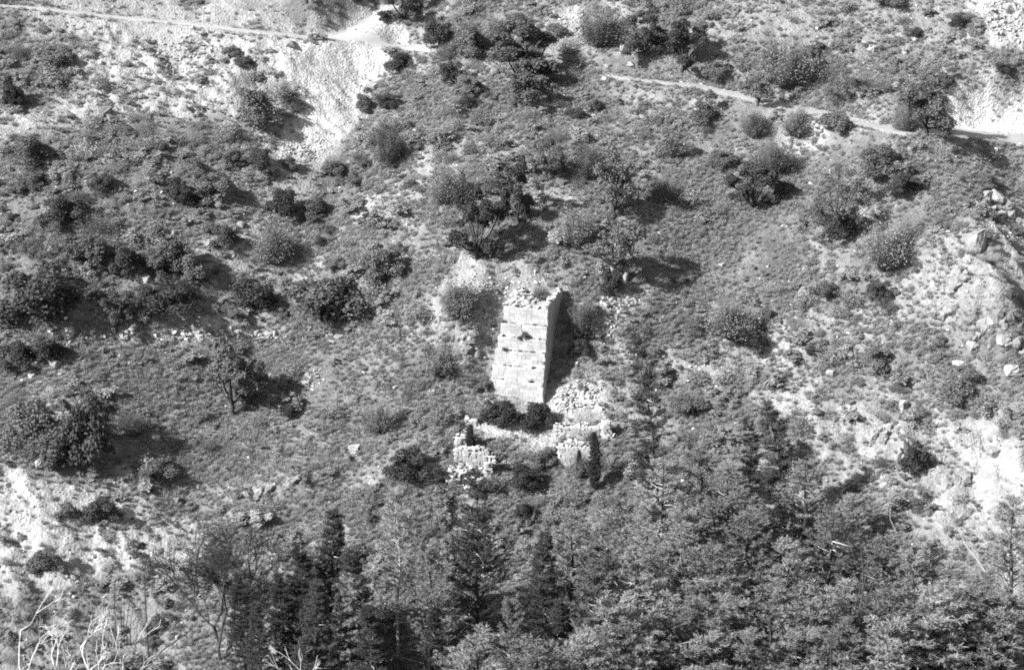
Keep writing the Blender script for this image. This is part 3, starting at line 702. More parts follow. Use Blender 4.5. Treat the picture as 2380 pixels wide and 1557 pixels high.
heap([(1005, 1140), (1035, 1085), (1075, 1075), (1125, 1082), (1120, 1110), (1070, 1140), (1040, 1150)], 200, .3, .75, "spill of pale rubble stones below the broken ruin wall", rise=0.9)
heap([(1290, 950), (1300, 900), (1350, 885), (1390, 900), (1395, 945), (1330, 960)], 170, .25, .6, "heap of pale rubble right of the tower's foot")
heap([(1385, 725), (1400, 690), (1500, 678), (1470, 715), (1425, 735)], 90, .25, .6, "loose pale rubble above the shadow right of the tower")
heap([(1400, 790), (1395, 740), (1430, 720), (1440, 770)], 45, .25, .6, "short run of rubble stones down the right side of the shadow")
heap([(1490, 1245), (1500, 1225)], 0, .3, .4, "x") if False else None
heap([(640, 380), (665, 335), (740, 320), (760, 345), (700, 380)], 220, .2, .5, "tongue of loose blocks at the foot of the scree", rise=0.2)
heap([(350, 130), (380, 85), (470, 95), (505, 125), (450, 165), (380, 155)], 160, .25, .65, "patch of tumbled rocks below the path", rise=0.4)
heap([(705, 905), (715, 865), (745, 860), (755, 885), (735, 905)], 28, .25, .6, "small cairn of stones in the meadow right of the lone tree")
heap([(780, 275), (800, 200), (830, 215), (810, 290), (770, 330)], 60, .15, .35, "thin trail of small stones along the scree edge", rise=0.1)
heap([(1300, 35), (1345, 30), (1355, 90), (1310, 80)], 90, .25, .6, "pale rocky patch between the tall bushes at the top", rise=0.3)
heap([(2270, 20), (2380, 10), (2380, 110), (2300, 100)], 200, .25, .7, "bright stony slope in the top right corner", rise=0.3)
heap([(1030, 660), (1290, 640), (1300, 652), (1180, 690), (1110, 730)], 150, .2, .5, "pale stones strewn on the spur left of the tower top", rise=0.2)

# ------------------------------------------------------------------ boulders and rocks
for a in [
    (64, 88, 838, 860, "white block of stone beside the large bush at the left edge"), (116, 140, 836, 858, "pale tilted block right of the white block at the left edge"),
    (64, 82, 866, 882, "small pale stone just below the white block at the left"), (138, 176, 762, 786, "large pale boulder at the left end of the stone row"),
    (322, 354, 640, 662, "rounded boulder above the long dark shadow on the left"), (296, 322, 755, 772, "squared block behind the terrace wall under the small tree"),
    (424, 450, 731, 746, "flat pale block in the grass above the terrace wall"), (518, 540, 756, 775, "rounded white stone on the terrace wall"),
    (586, 605, 768, 780, "pale flat stone at the middle of the stone row"), (606, 640, 770, 784, "long pale stone in the row beside the meadow"),
    (632, 646, 766, 784, "upright pale stone ending the row beside the meadow"), (494, 516, 752, 768, "jagged pointed stone on the terrace wall"),
    (808, 836, 1030, 1056, "pale boulder alone on the lower meadow"), (74, 120, 1052, 1086, "large smooth boulder at the foot of the big bush at left"),
    (350, 372, 1012, 1026, "small pale boulder below the light shrub on the meadow"), (548, 572, 514, 530, "pale stone among the dark bushes at the gully top"),
    (538, 552, 575, 586, "small white stone in the gully below the dark bushes"), (470, 486, 655, 668, "white stone at the right end of the dark shadow"),
    (486, 506, 652, 664, "pale stone next to the white stone in the gully"), (398, 408, 536, 550, "tiny white stone among the dense bushes at left"),
    (1440, 1456, 102, 124, "upright white stone beside the trees at the top"), (1456, 1476, 144, 158, "white stone in the clearing above the road"),
    (1404, 1420, 148, 160, "grey stone in the clearing above the road"), (1752, 1776, 735, 752, "pale slab on the slope right of the tower"),
    (1650, 1686, 862, 884, "pale tilted slab on the rocky patch at right"), (1598, 1620, 72, 84, "pale rock at the top edge above the road"),
    (2120, 2134, 86, 100, "white stone on the upper right slope"), (2005, 2050, 96, 120, "pale ledge of rock on the upper right slope"),
    (2088, 2112, 928, 960, "pointed pale rock standing on the right slope"), (2290, 2330, 1040, 1062, "cracked pale slab beside the bright gully"),
    (855, 884, 1112, 1140, "pale rock with a dark hollow above the pines"), (700, 722, 885, 900, "grey stone left of the small cairn"),
    (1240, 1260, 245, 260, "pale stone below the bushy tree in the upper centre"), (850, 880, 195, 208, "small pale rock at the right edge of the scree"),
    (958, 972, 300, 310, "white stone on the bushy slope below the scree"), (775, 800, 778, 790, "white bleached stones at the right end of the stone row"),
    (890, 910, 470, 482, "pale rock on the stony rib left of the two trees"), (1920, 1950, 855, 872, "half-buried pale rock on the right slope"),
    (1320, 1345, 62, 76, "pale block in the rocky patch at the top"), (2050, 2075, 985, 1000, "pale rock above the eroded right slope"),
    (655, 690, 95, 112, "grey rock at the edge of the path above the scree"), (320, 335, 108, 120, "white stone on the upper left slope"),
    (2205, 2240, 640, 664, "light rock at the crest of the right ridge"), (2330, 2375, 845, 872, "pale rounded rock at the right edge"),
    (2215, 2250, 838, 856, "pale flat rock under the right ridge"), (345, 362, 1150, 1166, "brown-grey ledge rock above the pale spur"),
    (2050, 2070, 1120, 1134, "small pale rock low on the eroded right slope")]:
    rock(*a[:4], a[4])
crag(385, 445, 1150, 1185, "rough ledge of rock where the pale spur meets the meadow")
rock(2240, 2292, 530, 586, "big grey cracked boulder perched on the right ridge", yaw=2.3, nm='perched_boulder', flat=1.1)
crag(208, 286, 240, 302, "dark triangular crag on the upper left slope")
crag(2085, 2120, 1015, 1075, "dark rock face beside the lone dark bush on the right slope")
crag(2320, 2392, 690, 770, "dark undercut crag at the right edge")
crag(-12, 34, 1430, 1510, "dark rock with a shaded cleft in the bottom left corner")
crag(350, 378, 1420, 1452, "dark rock ledge below the pale spur")

rowg = "stones of the terrace wall"
for a in [(2290, 2392, 468, 520, "broken rock outcrop behind the perched boulder"), (2170, 2250, 690, 750, "rock ledge with a dark undercut on the right ridge"), (2262, 2345, 720, 790, "jagged outcrop at the right edge under the ridge"),
          (2300, 2392, 790, 850, "lower outcrop at the right edge with a dark hollow"), (2010, 2080, 1000, 1050, "pale broken outcrop left of the dark rock face"), (2190, 2260, 1100, 1150, "broken rocks below the lone dark bush"),
          (1060, 1130, 800, 850, "pale cracked outcrop left of the tower"), (560, 640, 1140, 1180, "rocky ledge above the dark pines"), (640, 725, 1145, 1172, "long overhanging ledge at the meadow's lower edge")]:
    crag(*a, n=16, mats=BOULDERS_M)
wallr = link("terrace_wall", None, None, tuple(hit(430, 785))); tag(wallr, "low dry-stone terrace wall across the left meadow", "wall")
for i in range(95):
    px = float(RNG.choice([150, 210, 300, 330, 390, 440, 470, 520, 545, 610, 640, 760])) + RNG.normal(0, 14); py = 779 + (px - 300) * 0.014 + RNG.normal(0, 7); p = hit(px, py); s = RNG.uniform(.25, .6) * (1.25 if 280 < px < 470 else 1)
    pstone(p[0] - wallr.location.x, p[1] - wallr.location.y, p[2] - wallr.location.z + s * .3, s, wallr)

# ------------------------------------------------------------------ bushes and trees on the hillside
for a in [
    ('bush', 545, 668, 172, 296, "large grey bush leaning beside the scree, dark underneath"), ('bush_dark', 540, 600, 122, 153, "small dark bush below the path near the tumbled rocks"),
    ('bush', 512, 560, 95, 135, "round grey bush beside the tumbled rocks"), ('bush_dark', 612, 700, 420, 508, "dark round bush below the foot of the scree"),
    ('bush', 690, 765, 450, 505, "grey bush just right of the dark round bush below the scree"), ('airy', 48, 142, 520, 645, "open feathery tree with a thin trunk at the left edge"),
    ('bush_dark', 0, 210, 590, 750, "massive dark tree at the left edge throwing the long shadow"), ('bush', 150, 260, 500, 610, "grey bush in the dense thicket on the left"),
    ('bush_dark', 250, 345, 540, 640, "dark bush in the middle of the dense left thicket"), ('bush', 330, 440, 520, 640, "round bush at the right of the dense left thicket"),
    ('bush_dark', 90, 190, 440, 530, "dark bush at the top of the dense left thicket"), ('tree', 232, 312, 676, 772, "small pale tree standing inside the long dark shadow"),
    ('bush_dark', 300, 450, 640, 722, "broad dark evergreen filling the hollow above the terrace wall"), ('bush_dark', 540, 652, 620, 722, "dark-sided bush left of the largest meadow bush"),
    ('bush', 655, 852, 596, 752, "largest rounded bush above the meadow, black beneath"), ('bush_dark', 0, 90, 775, 856, "bush at the left edge above the white block"),
    ('bush_dark', 70, 165, 765, 840, "dark bush between the boulder and the white block"), ('tree', 462, 612, 790, 972, "lone upright tree on the meadow with a long shadow to its right"),
    ('bush_dark', 110, 262, 850, 1080, "tall dark mass of foliage on the lower left meadow"), ('bush', 0, 130, 900, 1030, "wide grey bush at the left edge below the white block"),
    ('bush', 60, 160, 960, 1080, "grey bush in front of the tall dark mass at left"), ('thicket', 268, 355, 948, 1012, "light shrub right of the tall dark mass on the meadow"),
    ('bush_dark', 640, 700, 930, 965, "low dark shrub in the lone tree's shadow"), ('bush_dark', 885, 1000, 1030, 1112, "dark bush left of the ruin"),
    ('broom', 830, 925, 925, 1005, "fan-shaped pale broom left of the ruin"), ('bush_dark', 1110, 1206, 904, 984, "left one of the two dark bushes at the tower's foot"),
    ('bush_dark', 1200, 1292, 918, 1000, "right one of the two dark bushes at the tower's foot"), ('broom', 1008, 1122, 636, 738, "smooth round pale broom left of the tower top"),
    ('broom', 975, 1065, 795, 875, "pale broom on the slope left of the tower"), ('tree_dark', 1050, 1172, 440, 602, "nearer of the two dense dark trees above the tower"),
    ('tree_dark', 1166, 1244, 378, 530, "farther and smaller of the two dense trees above the tower"), ('broom', 978, 1094, 376, 474, "pale broom left of the two dense trees"),
    ('tree', 1238, 1312, 328, 422, "small dark-trunked tree with shadow right of the pale brooms"), ('thicket', 1318, 1415, 316, 420, "feathery bush beside the small dark-trunked tree"),
    ('tree', 1372, 1484, 356, 512, "upright leafy tree in the centre of the upper slope"), ('broom', 1288, 1394, 478, 572, "pale feathery broom left of the forked tree"),
    ('fork', 1376, 1504, 536, 664, "old tree with two pale forked trunks above the tower"), ('bush_dark', 1388, 1450, 610, 684, "dark bush at the foot of the forked tree"),
    ('bush', 1518, 1602, 308, 372, "low round bush below the bend of the road"), ('tree_dark', 1688, 1806, 388, 500, "round dark tree with a strong shadow on the open field"),
    ('bush', 1800, 1850, 405, 450, "small bush right of the round dark tree"), ('airy', 1866, 2014, 396, 562, "wide tree with dark bare limbs showing, right of the field"),
    ('bush_dark', 1920, 2010, 470, 560, "dark bush under the wide bare-limbed tree"), ('broom', 1985, 2136, 510, 626, "big pale fan-shaped broom on the right slope"),
    ('bush', 1978, 2092, 328, 402, "clipped-looking bush above the wide bare-limbed tree"), ('bush_dark', 2046, 2142, 388, 450, "bush with a dark shadow right of the wide tree"),
    ('tree', 2086, 2232, 192, 324, "broad tree beside the bright cutting at the right"), ('broom', 2060, 2150, 215, 310, "pale bush tucked left of the tree by the cutting"),
    ('airy', 1908, 1984, 146, 262, "thin tree with a pale trunk above the road"), ('bush', 1900, 1985, 236, 302, "bush on the lower side of the road under the thin tree"),
    ('tree', 1716, 1800, 180, 252, "small tree at the road's edge where the surface narrows"), ('thicket', 1714, 1786, 240, 322, "feathery bush below the road's narrow part"),
    ('broom', 1798, 1900, 246, 316, "pale broom below the brightest bend of the road"), ('broom', 1756, 1906, 86, 204, "huge pale feathery broom above the road"),
    ('thicket', 1738, 1852, 318, 404, "tangled pale bush in the open field at upper right"), ('bush', 1606, 1684, 218, 288, "bush just below the road in the upper centre"),
    ('thicket', 1328, 1462, 12, 110, "left one of the three tall bushes at the top"), ('tree_dark', 1450, 1545, 26, 134, "middle one of the three tall bushes at the top"),
    ('tree_dark', 1528, 1634, 58, 168, "darkest right one of the three tall bushes at the top"), ('bush', 1628, 1694, 122, 184, "grey bush right of the darkest top tree"),
    ('tree_dark', 1136, 1312, 66, 194, "largest black-shadowed evergreen in the upper centre"), ('tree', 1168, 1274, 168, 258, "umbrella-shaped bush with several stems below the large evergreen"),
    ('bush_dark', 1020, 1082, 128, 202, "small dark bush left of the large evergreen"), ('tree_dark', 886, 1000, -40, 58, "dark tree cut off by the top edge beside the track"),
    ('bush_dark', 985, 1062, 20, 110, "dark bush right of the track at the top"), ('bush', 1040, 1130, 40, 128, "grey bush between the track and the large evergreen"),
    ('bush', 1146, 1236, 10, 72, "bush above the large evergreen at the top edge"), ('bush_dark', 894, 962, 112, 166, "dark shrub at the top right corner of the scree"),
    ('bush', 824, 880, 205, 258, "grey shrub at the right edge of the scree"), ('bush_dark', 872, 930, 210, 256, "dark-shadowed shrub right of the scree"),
    ('thicket', 856, 952, 276, 384, "tall loose bush on the slope right of the scree foot"), ('bush', 742, 802, 356, 410, "bush beside the foot of the scree"),
    ('bush', 845, 955, 556, 652, "broad grey bush in the middle of the left slope"), ('broom', 578, 702, 500, 612, "pale smooth broom above the dark-sided bush"),
    ('broom', 1616, 1764, 686, 784, "wide pale broom on the slope right of the tower"), ('bush_dark', 2088, 2182, 1006, 1098, "lone dark bush on the bright eroded right slope"),
    ('bush', 128, 182, 1148, 1202, "small bush on the pale spur, left of a larger one"), ('bush_dark', 190, 282, 1136, 1212, "dark-shadowed bush on the pale spur"),
    ('bush', 60, 150, 1270, 1330, "low wide bush at the bottom of the pale spur"), ('bush', 300, 412, 1048, 1110, "grey bush at the lower edge of the meadow"),
    ('bush_dark', 1170, 1262, 1075, 1130, "dark shrub inside the ruin walls"), ('bush', 1230, 1300, 1035, 1080, "grey shrub on the ruin's floor"),
    ('bush_dark', 1190, 1250, 1150, 1200, "round black shrub below the ruin"), ('broom', 1320, 1372, 1040, 1112, "pale bush in front of the round-topped gable"),
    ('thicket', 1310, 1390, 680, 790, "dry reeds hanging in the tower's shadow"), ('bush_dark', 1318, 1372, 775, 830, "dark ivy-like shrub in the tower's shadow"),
    ('bush', 1100, 1150, 850, 910, "grey shrub against the left side of the tower"), ('bush_dark', 2310, 2355, 140, 172, "dark bush above the bright cutting at right"),
    ('bush', 2172, 2232, 160, 205, "grey bush at the left of the bright cutting"), ('bush_dark', 370, 450, 400, 470, "dark shrub on the upper left thicket slope"),
    ('bush', 450, 540, 380, 450, "grey shrub above the gully on the left"), ('bush_dark', 560, 640, 330, 395, "dark shrub at the left foot of the scree"),
    ('bush_dark', 200, 270, 395, 440, "small dark shrub on the left upper slope"), ('bush', 20, 120, 300, 380, "grey shrub at the left edge of the upper slope"),
    ('bush_dark', 0, 60, 150, 260, "dark shrub cut by the left edge near the top"), ('bush', 100, 180, 90, 150, "low grey shrub below the path at far left"),
    ('bush_dark', 490, 560, 510, 580, "dark shrub at the head of the stony gully"), ('bush', 390, 490, 560, 650, "bush right beside the dark shadow's upper edge"),
    ('bush', 1640, 1710, 330, 390, "round shrub at the top of the open field"), ('thicket', 1500, 1580, 400, 470, "pale shrub left of the open field"),
    ('bush', 2250, 2320, 395, 430, "small shrub on the bare slope below the cutting"), ('bush', 1880, 1950, 640, 690, "grey shrub in the middle of the right slope"),
    ('bush_dark', 2010, 2075, 640, 700, "dark shrub on the right slope below the fan-shaped broom"), ('bush', 2180, 2300, 860, 930, "wide shrub near the right edge below the ridge"),
    ('bush', 1560, 1650, 900, 960, "round shrub beside the rocky patch on the right slope"), ('bush_dark', 1730, 1800, 760, 810, "dark shrub below the wide pale broom")]:
    plant(*a)
cyp = pine_mesh(400, M['needle_dark'], wid=0.16, crown=0.04, whorls=26, per=7, elev=1.5, tl=0.04, twigs=4, prof=0.8, gap=0.15)
def conifer(mesh3, x, y, z0, h, wscale, label, nm, group=None, lean=None):
    o = link(nm, None, None, (x, y, z0), (0, 0 if lean is None else math.atan(lean), 0), (h * wscale, h * wscale, h)); rz = RNG.uniform(0, 6.28)
    link('crown', mesh3[0], o, rot=(0, 0, rz)); link('trunk', mesh3[1], o, rot=(0, 0, rz))
    if mesh3[2] is not None and len(mesh3[2].vertices): link('dead_twigs', mesh3[2], o, rot=(0, 0, rz))["kind"] = "stuff"
    return tag(o, label, 'tree', group)
for x, yb, h, ws, lab in [(1382, 1140, 140, .8, "narrow dark cypress in front of the round-topped gable"), (1346, 1112, 70, 0.9, "short dark cypress left of the narrow cypress"), (1092, 1042, 58, 1.5, "dark cone-shaped shrub behind the broken ruin wall")]:
    p = hit(x, yb); hh = h * mpp(p) / math.cos(PITCH); conifer((cyp[0], cyp[1], None), p[0], p[1], p[2] - .1, hh, ws, lab, 'cypress')

# ------------------------------------------------------------------ pines rising from the valley at the bottom
PINES = {
    'open': [pine_mesh(410 + i, M['needle_mid' if i in (1, 4) else 'needle'], wid=0.22 + .025 * i, crown=0.15 + .04 * i, whorls=18 + 2 * (i % 3), gap=.2 + .06 * i, prof=.6 + .1 * i, elev=.75 + .25 * (i % 3), twigs=6) for i in range(5)],
    'dense': [pine_mesh(420 + i, M['needle_dark'], wid=0.22, crown=0.12, whorls=26, per=6, gap=.05) for i in range(2)],
    'cedar': [pine_mesh(430, M['needle_dark'], wid=0.26, crown=0.15, whorls=24, per=6, elev=0.75, twigs=5, gap=.05, tl=.015, prof=.85)],
    'sparse': [pine_mesh(440, M['needle_dark'], wid=0.12, crown=0.2, whorls=26, per=4, gap=.28, r0=.010, bark='bark', twigs=7, prof=.75), ],
    'pole': [pine_mesh(450, M['needle'], wid=0.20, crown=0.42, whorls=20, per=4, gap=.2, r0=.011, bark='bark_pale', twigs=6)],
}
def pine(kind, px, py, ht, ws, label, group=None, base=None):
    """a pine whose tip is seen at (px, py) and which is about ht metres tall where it stands"""
    d = ray(px, py); CNT[kind] = CNT.get(kind, -1) + 1; m = PINES[kind][CNT[kind] % len(PINES[kind])]
    if kind == 'open': ht *= 1.15; ws *= 1.2
    if base is not None:
        b = hit(*base); top = d * (b[1] / d[1]); return conifer(m, b[0], b[1], b[2] - .3, top[2] - b[2] + .3, ws, label, 'pine_tree', group, lean=(top[0] - b[0]) / (top[2] - b[2]))
    dep = np.arange(160.0, 300.0, 0.5); P = d[None, :] * (dep / d[1])[:, None]; hh = P[:, 2] - Zat(P[:, 0], P[:, 1])
    k = int(np.argmax(hh < ht)); top = P[k]; z0 = float(Zat(top[0], top[1])) - 0.3
    return conifer(m, top[0], top[1], z0, top[2] - z0, ws, label, {'cedar': 'cedar_tree'}.get(kind, 'pine_tree'), group)
G = "pines rising from the valley"
for a in [
    ('pole', 918, 1140, 19, 1.0, "slender pine with a pale bare trunk at bottom centre"), ('cedar', 1110, 1098, 19, 1.0, "symmetrical dark cedar with upswept branches below the ruin"),
    ('dense', 762, 1182, 17, 1.0, "dense black pine left of the pale-trunked pine"), ('dense', 700, 1260, 15, 1.0, "dark pine left of the dense black pine"),
    ('dense', 655, 1330, 13, 1.0, "shadowy pine between the leafless tree and the dark pines"),
    ('dense', 820, 1265, 16, 1.1, "dark pine directly right of the dense black pine"), ('dense', 725, 1350, 16, 1.1, "broad dark pine in front of the dense black pine"), ('dense', 860, 1400, 15, 1.0, "low dark pine left of the pale bare trunk"),
    ('dense', 560, 1330, 14, .9, "dark pine seen through the leafless tree"),
    ('open', 800, 1330, 13, .8, "young pine with pale tip in front of the black pine"), ('open', 1190, 1388, 13, .7, "light young pine in front of the cedar"),
    ('open', 1005, 1262, 14, .9, "pine between the pale trunk and the cedar"), ('dense', 1262, 1230, 14, 1.0, "dark pine right of the cedar"),
    ('open', 1330, 1180, 13, 1.1, "pine below the round-topped gable"), ('open', 1420, 1200, 14, 1.1, "bushy pine left of the leaning trunk"),
    ('open', 1530, 1060, 14, 1.2, "broad pine around the foot of the leaning trunk"), ('open', 1625, 1040, 13, 1.2, "pine right of the leaning trunk"),
    ('open', 1690, 1090, 14, 1.2, "wide pine between the two tall pines"), ('open', 1870, 1060, 13, 1.2, "pine right behind the tall right-hand pine"),
    ('open', 1930, 1180, 15, 1.2, "full pine behind the crooked dark snag"), ('open', 1985, 1150, 13, 1.1, "pine at the foot of the eroded slope"),
    ('open', 2060, 1240, 14, 1.2, "broad pine below the lone dark bush slope"), ('open', 2140, 1290, 14, 1.1, "pine at the lower right below the bright gully"),
    ('open', 2215, 1350, 14, 1.1, "pine under the leaning white trunk"), ('open', 2290, 1330, 15, .9, "pine near the right edge beside the white trunk"),
    ('open', 2368, 1150, 15, .9, "pine cut off by the right edge"), ('open', 1740, 1190, 15, 1.2, "second-row pine in front of the wide pine"),
    ('open', 1580, 1190, 15, 1.2, "second-row pine in front of the leaning trunk"), ('open', 1490, 1270, 15, 1.1, "second-row pine below the bushy pine"), ('open', 1660, 1270, 15, 1.1, "second-row pine in the middle of the wood"),
    ('open', 1830, 1240, 15, 1.2, "second-row pine under the tall right-hand pine"), ('open', 1380, 1310, 14, 1.1, "second-row pine right of the dark pine beside the cedar"),
    ('dense', 1290, 1390, 14, .9, "dark pine in the gap right of the light young pine"), ('dense', 1010, 1400, 14, .9, "dark pine right of the pale bare trunk"), ('dense', 600, 1400, 13, .9, "dark pine behind the leafless tree's foot")]:
    pine(*a, G)
pine('sparse', 1478, 762, 0, 0.9, "tallest sparse pine with a leaning dark trunk", G, (1556, 1300)); pine('sparse', 1786, 925, 0, 1.5, "tall pine right of the sparse leaning pine", G, (1836, 1265))
pine('sparse', 1738, 965, 0, 1.4, "thin pine top just left of the tall right-hand pine", G, (1752, 1180))
ORD = "first second third fourth fifth sixth seventh eighth ninth tenth eleventh twelfth".split()
for row, (y0, xs) in enumerate([(1370, [1450, 1545, 1625, 1720, 1800, 1885, 1985, 2080, 2165, 2260, 2345]), (1462, [1080, 1240, 1350, 1440, 1530, 1640, 1740, 1845, 1960, 2060, 2170, 2290])]):
    for i, x in enumerate(xs):
        pine('open', x + RNG.uniform(-15, 15), y0 + RNG.uniform(-25, 25), RNG.uniform(14, 19), RNG.uniform(1.15, 1.5), ORD[i] + " pine from the left in the " + ["last row but one", "lowest row"][row] + " at the bottom right", G)

# leafless trees, snags and pale saplings
BARE_D = [bare_mesh(460 + i, M['bark'], depth=7, r0=0.011, ang=0.45, up=0.1, kids=3, first=0.28) for i in range(2)]
def bare(px, py, dep, wpx, label, mesh, nm='leafless_tree', even=False):
    d = ray(px, py); top = d * (dep / d[1]); z0 = float(Zat(top[0], top[1])) - .2; h = top[2] - z0; zmax = max(v.co.z for v in mesh.vertices); xm = max(abs(v.co.x) for v in mesh.vertices)
    s = mpp(top); w = h / zmax if even else wpx * s / (2 * xm); o = link(nm, mesh, None, (top[0], top[1], z0), (0, 0, RNG.uniform(0, 6)), (w, w, h / zmax)); return tag(o, label, 'tree')
bare(500, 1235, float(hit(505, 1535)[1]), 170, "leafless dark tree with spreading limbs at bottom left", BARE_D[0], even=True); bare(565, 1228, float(hit(565, 1440)[1]), 130, "leafless dark tree behind the spreading one", BARE_D[1], even=True)
D = lambda px, py, dep: ray(px, py) * (dep / ray(px, py)[1])
bare(1922, 1335, 207, 100, "crooked dark dead trunk rising among the lower right pines", bare_mesh(470, M['bark'], depth=4, r0=0.013, ang=0.42, up=0.2, kids=2, first=0.5), 'dead_snag', even=True)
def pole(points, dep, radii, label, mat, nm='dead_tree', cat='dead tree'):
    dep = float(hit(*points[0])[1]) if dep is None else dep
    pts = [D(x, y, dep) for x, y in points]; g = pts[0].copy(); st_ = (pts[0] - pts[1]) * 0.25
    while g[2] > float(Zat(g[0], g[1])) - 0.1 and st_[2] < 0: g = g + st_
    q = MB(); pts = [p + RNG.normal(0, .12, 3) for p in pts]; q.tube(np.array([g] + pts) - g, [radii[0] * 1.1] + radii, 5)
    return tag(link(nm, q.mesh(nm, mat, True), None, tuple(g)), label, cat)
pole([(2345, 1410), (2300, 1345), (2270, 1300), (2245, 1265), (2230, 1230)], None, [.11, .10, .08, .05, .02], "long white dead trunk leaning at the lower right", M['bark_white'])
pole([(2285, 1556), (2265, 1540), (2245, 1525), (2230, 1512), (2212, 1500)], None, [.09, .08, .07, .05, .02], "short white dead trunk at the bottom right", M['bark_white'])
pole([(2100, 1285), (2085, 1245), (2070, 1205), (2062, 1180)], None, [.06, .05, .04, .02], "thin pale dead stem at the foot of the eroded slope", M['bark_pale'])
pole([(350, 1530), (343, 1470), (340, 1400), (335, 1330)], None, [.10, .09, .07, .03], "thin dark sapling at the bottom left", M['bark'], 'sapling', 'tree')
for k, x in enumerate([272, 281, 289, 296, 303]):
    pole([(x, 1500), (x - 2, 1450), (x - 5 + 3 * k, 1370 + 9 * k)], None, [.05, .045, .02], ["leftmost", "second", "middle", "fourth", "rightmost"][k] + " of the five thin dark saplings left of the leafless tree", M['bark'], 'sapling', 'tree')
SAP = [bare_mesh(480 + i, M['bark_white'], depth=5, r0=0.0045, ang=0.42, up=0.22, kids=2, first=0.72, ratio=0.2) for i in range(3)]
for k, (x, y, w, lab) in enumerate([(92, 1405, 90, "pale bare sapling nearest the left edge at the bottom"), (180, 1430, 70, "pale bare sapling second from the left edge"), (262, 1418, 110, "pale bare sapling with the widest spread of branches at the bottom left"),
        (335, 1470, 50, "single pale twig right of the bare saplings"), (130, 1470, 110, "short pale bare sapling between the first and second ones"), (225, 1485, 110, "short pale bare sapling under the widest one"), (690, 1495, 50, "pale bare twig below the dark pines")]):
    bare(x, y, 52, w, lab, SAP[k % 3], 'bare_sapling', True)

# ------------------------------------------------------------------ uncountable cover: scrub, grass, loose stones
def scatter_points(n, dens, ylo=196, yhi=338, seed=0):
    rng = np.random.default_rng(seed); y = rng.uniform(ylo, yhi, n); hw = y * 0.235 + 6; x = rng.uniform(-1, 1, n) * hw
    k = rng.random(n) < dens(x, y); x, y = x[k], y[k]; return x, y, rng
def gn_scatter(name, x, y, z, scl, rot, idx, protos, label, cat):
    coll = bpy.data.collections.new(name + "_kinds")
    for i, m in enumerate(protos):
        o = bpy.data.objects.new("%s_kind_%02d" % (name, i), m); coll.objects.link(o)
    m = bpy.data.meshes.new(name); m.vertices.add(len(x)); m.vertices.foreach_set("co", np.stack([x, y, z], -1).astype(np.float32).ravel())
    m.attributes.new("size", 'FLOAT_VECTOR', 'POINT').data.foreach_set("vector", scl.astype(np.float32).ravel())
    m.attributes.new("turn", 'FLOAT_VECTOR', 'POINT').data.foreach_set("vector", rot.astype(np.float32).ravel())
    m.attributes.new("pick", 'INT', 'POINT').data.foreach_set("value", idx.astype(np.int32))
    o = link(name, m); ng = bpy.data.node_groups.new(name, 'GeometryNodeTree')
    ng.interface.new_socket("Geometry", in_out='INPUT', socket_type='NodeSocketGeometry'); ng.interface.new_socket("Geometry", in_out='OUTPUT', socket_type='NodeSocketGeometry')
    N, L = ng.nodes, ng.links; gi = N.new('NodeGroupInput'); go = N.new('NodeGroupOutput'); ci = N.new('GeometryNodeCollectionInfo'); ci.inputs['Collection'].default_value = coll
    ci.inputs['Separate Children'].default_value = True; ci.inputs['Reset Children'].default_value = True
    ip = N.new('GeometryNodeInstanceOnPoints'); ip.inputs['Pick Instance'].default_value = True
    def attr(nm, ty):
        a = N.new('GeometryNodeInputNamedAttribute'); a.data_type = ty; a.inputs['Name'].default_value = nm; return a
    L.new(gi.outputs[0], ip.inputs['Points']); L.new(ci.outputs[0], ip.inputs['Instance']); L.new(attr("pick", 'INT').outputs['Attribute'], ip.inputs['Instance Index'])
    er = N.new('FunctionNodeEulerToRotation'); L.new(attr("turn", 'FLOAT_VECTOR').outputs['Attribute'], er.inputs[0]); L.new(er.outputs[0], ip.inputs['Rotation'])
    L.new(attr("size", 'FLOAT_VECTOR').outputs['Attribute'], ip.inputs['Scale']); L.new(ip.outputs[0], go.inputs[0])
    md = o.modifiers.new("scatter", 'NODES'); md.node_group = ng
    return tag(o, label, cat, kind="stuff")
scrub_protos = [bush_mesh(500 + i, M['scrub'], n=900, leaf=0.10, lobes=5 + i)[0] for i in range(6)] + [twig_mesh(510 + i, M['scrub'], 200, 1000, 0.075)[0] for i in range(5)]
gp_ = []
for i in range(3):
    rng = np.random.default_rng(520 + i); mb = MB(); n = 70; a = rng.uniform(0, 6.28, n); r = 0.35 * np.sqrt(rng.random(n)); b = np.stack([r * np.cos(a), r * np.sin(a), np.zeros(n)], -1)
    tp = b * 1.9 + np.stack([rng.normal(0, .12, n), rng.normal(0, .12, n), rng.uniform(.5, 1, n)], -1); s = np.stack([-np.sin(a), np.cos(a), 0 * a], -1) * 0.035
    mb.add(np.stack([b - s, b + s, tp], 1).reshape(-1, 3), None, np.arange(3 * n).reshape(n, 3)); gp_.append(mb.mesh("grass_tuft", M['grass']))
clump = lambda x, y, s, wl=6.0: 0.5 + 0.9 * fbm(x, y, wl, 3, s)
x, y, rng = scatter_points(46000, lambda x, y: Fat(SHR, x, y) * np.clip(clump(x, y, 131, 5.0) * 1.25 - 0.1, 0.04, 1), seed=1)
keep = ~((np.hypot((x - TX - 1.2) / 3.6, (y - TY - 4.2) / 5.6) < 1)); x, y = x[keep], y[keep]; n = len(x)
sz = np.exp(rng.normal(-0.38, 0.58, n)) * (0.75 + 0.35 * Fat(SHR, x, y)); sz = np.clip(sz * (1 + 0.5 * fbm(x, y, 11.0, 2, 133)), 0.22, 3.0)
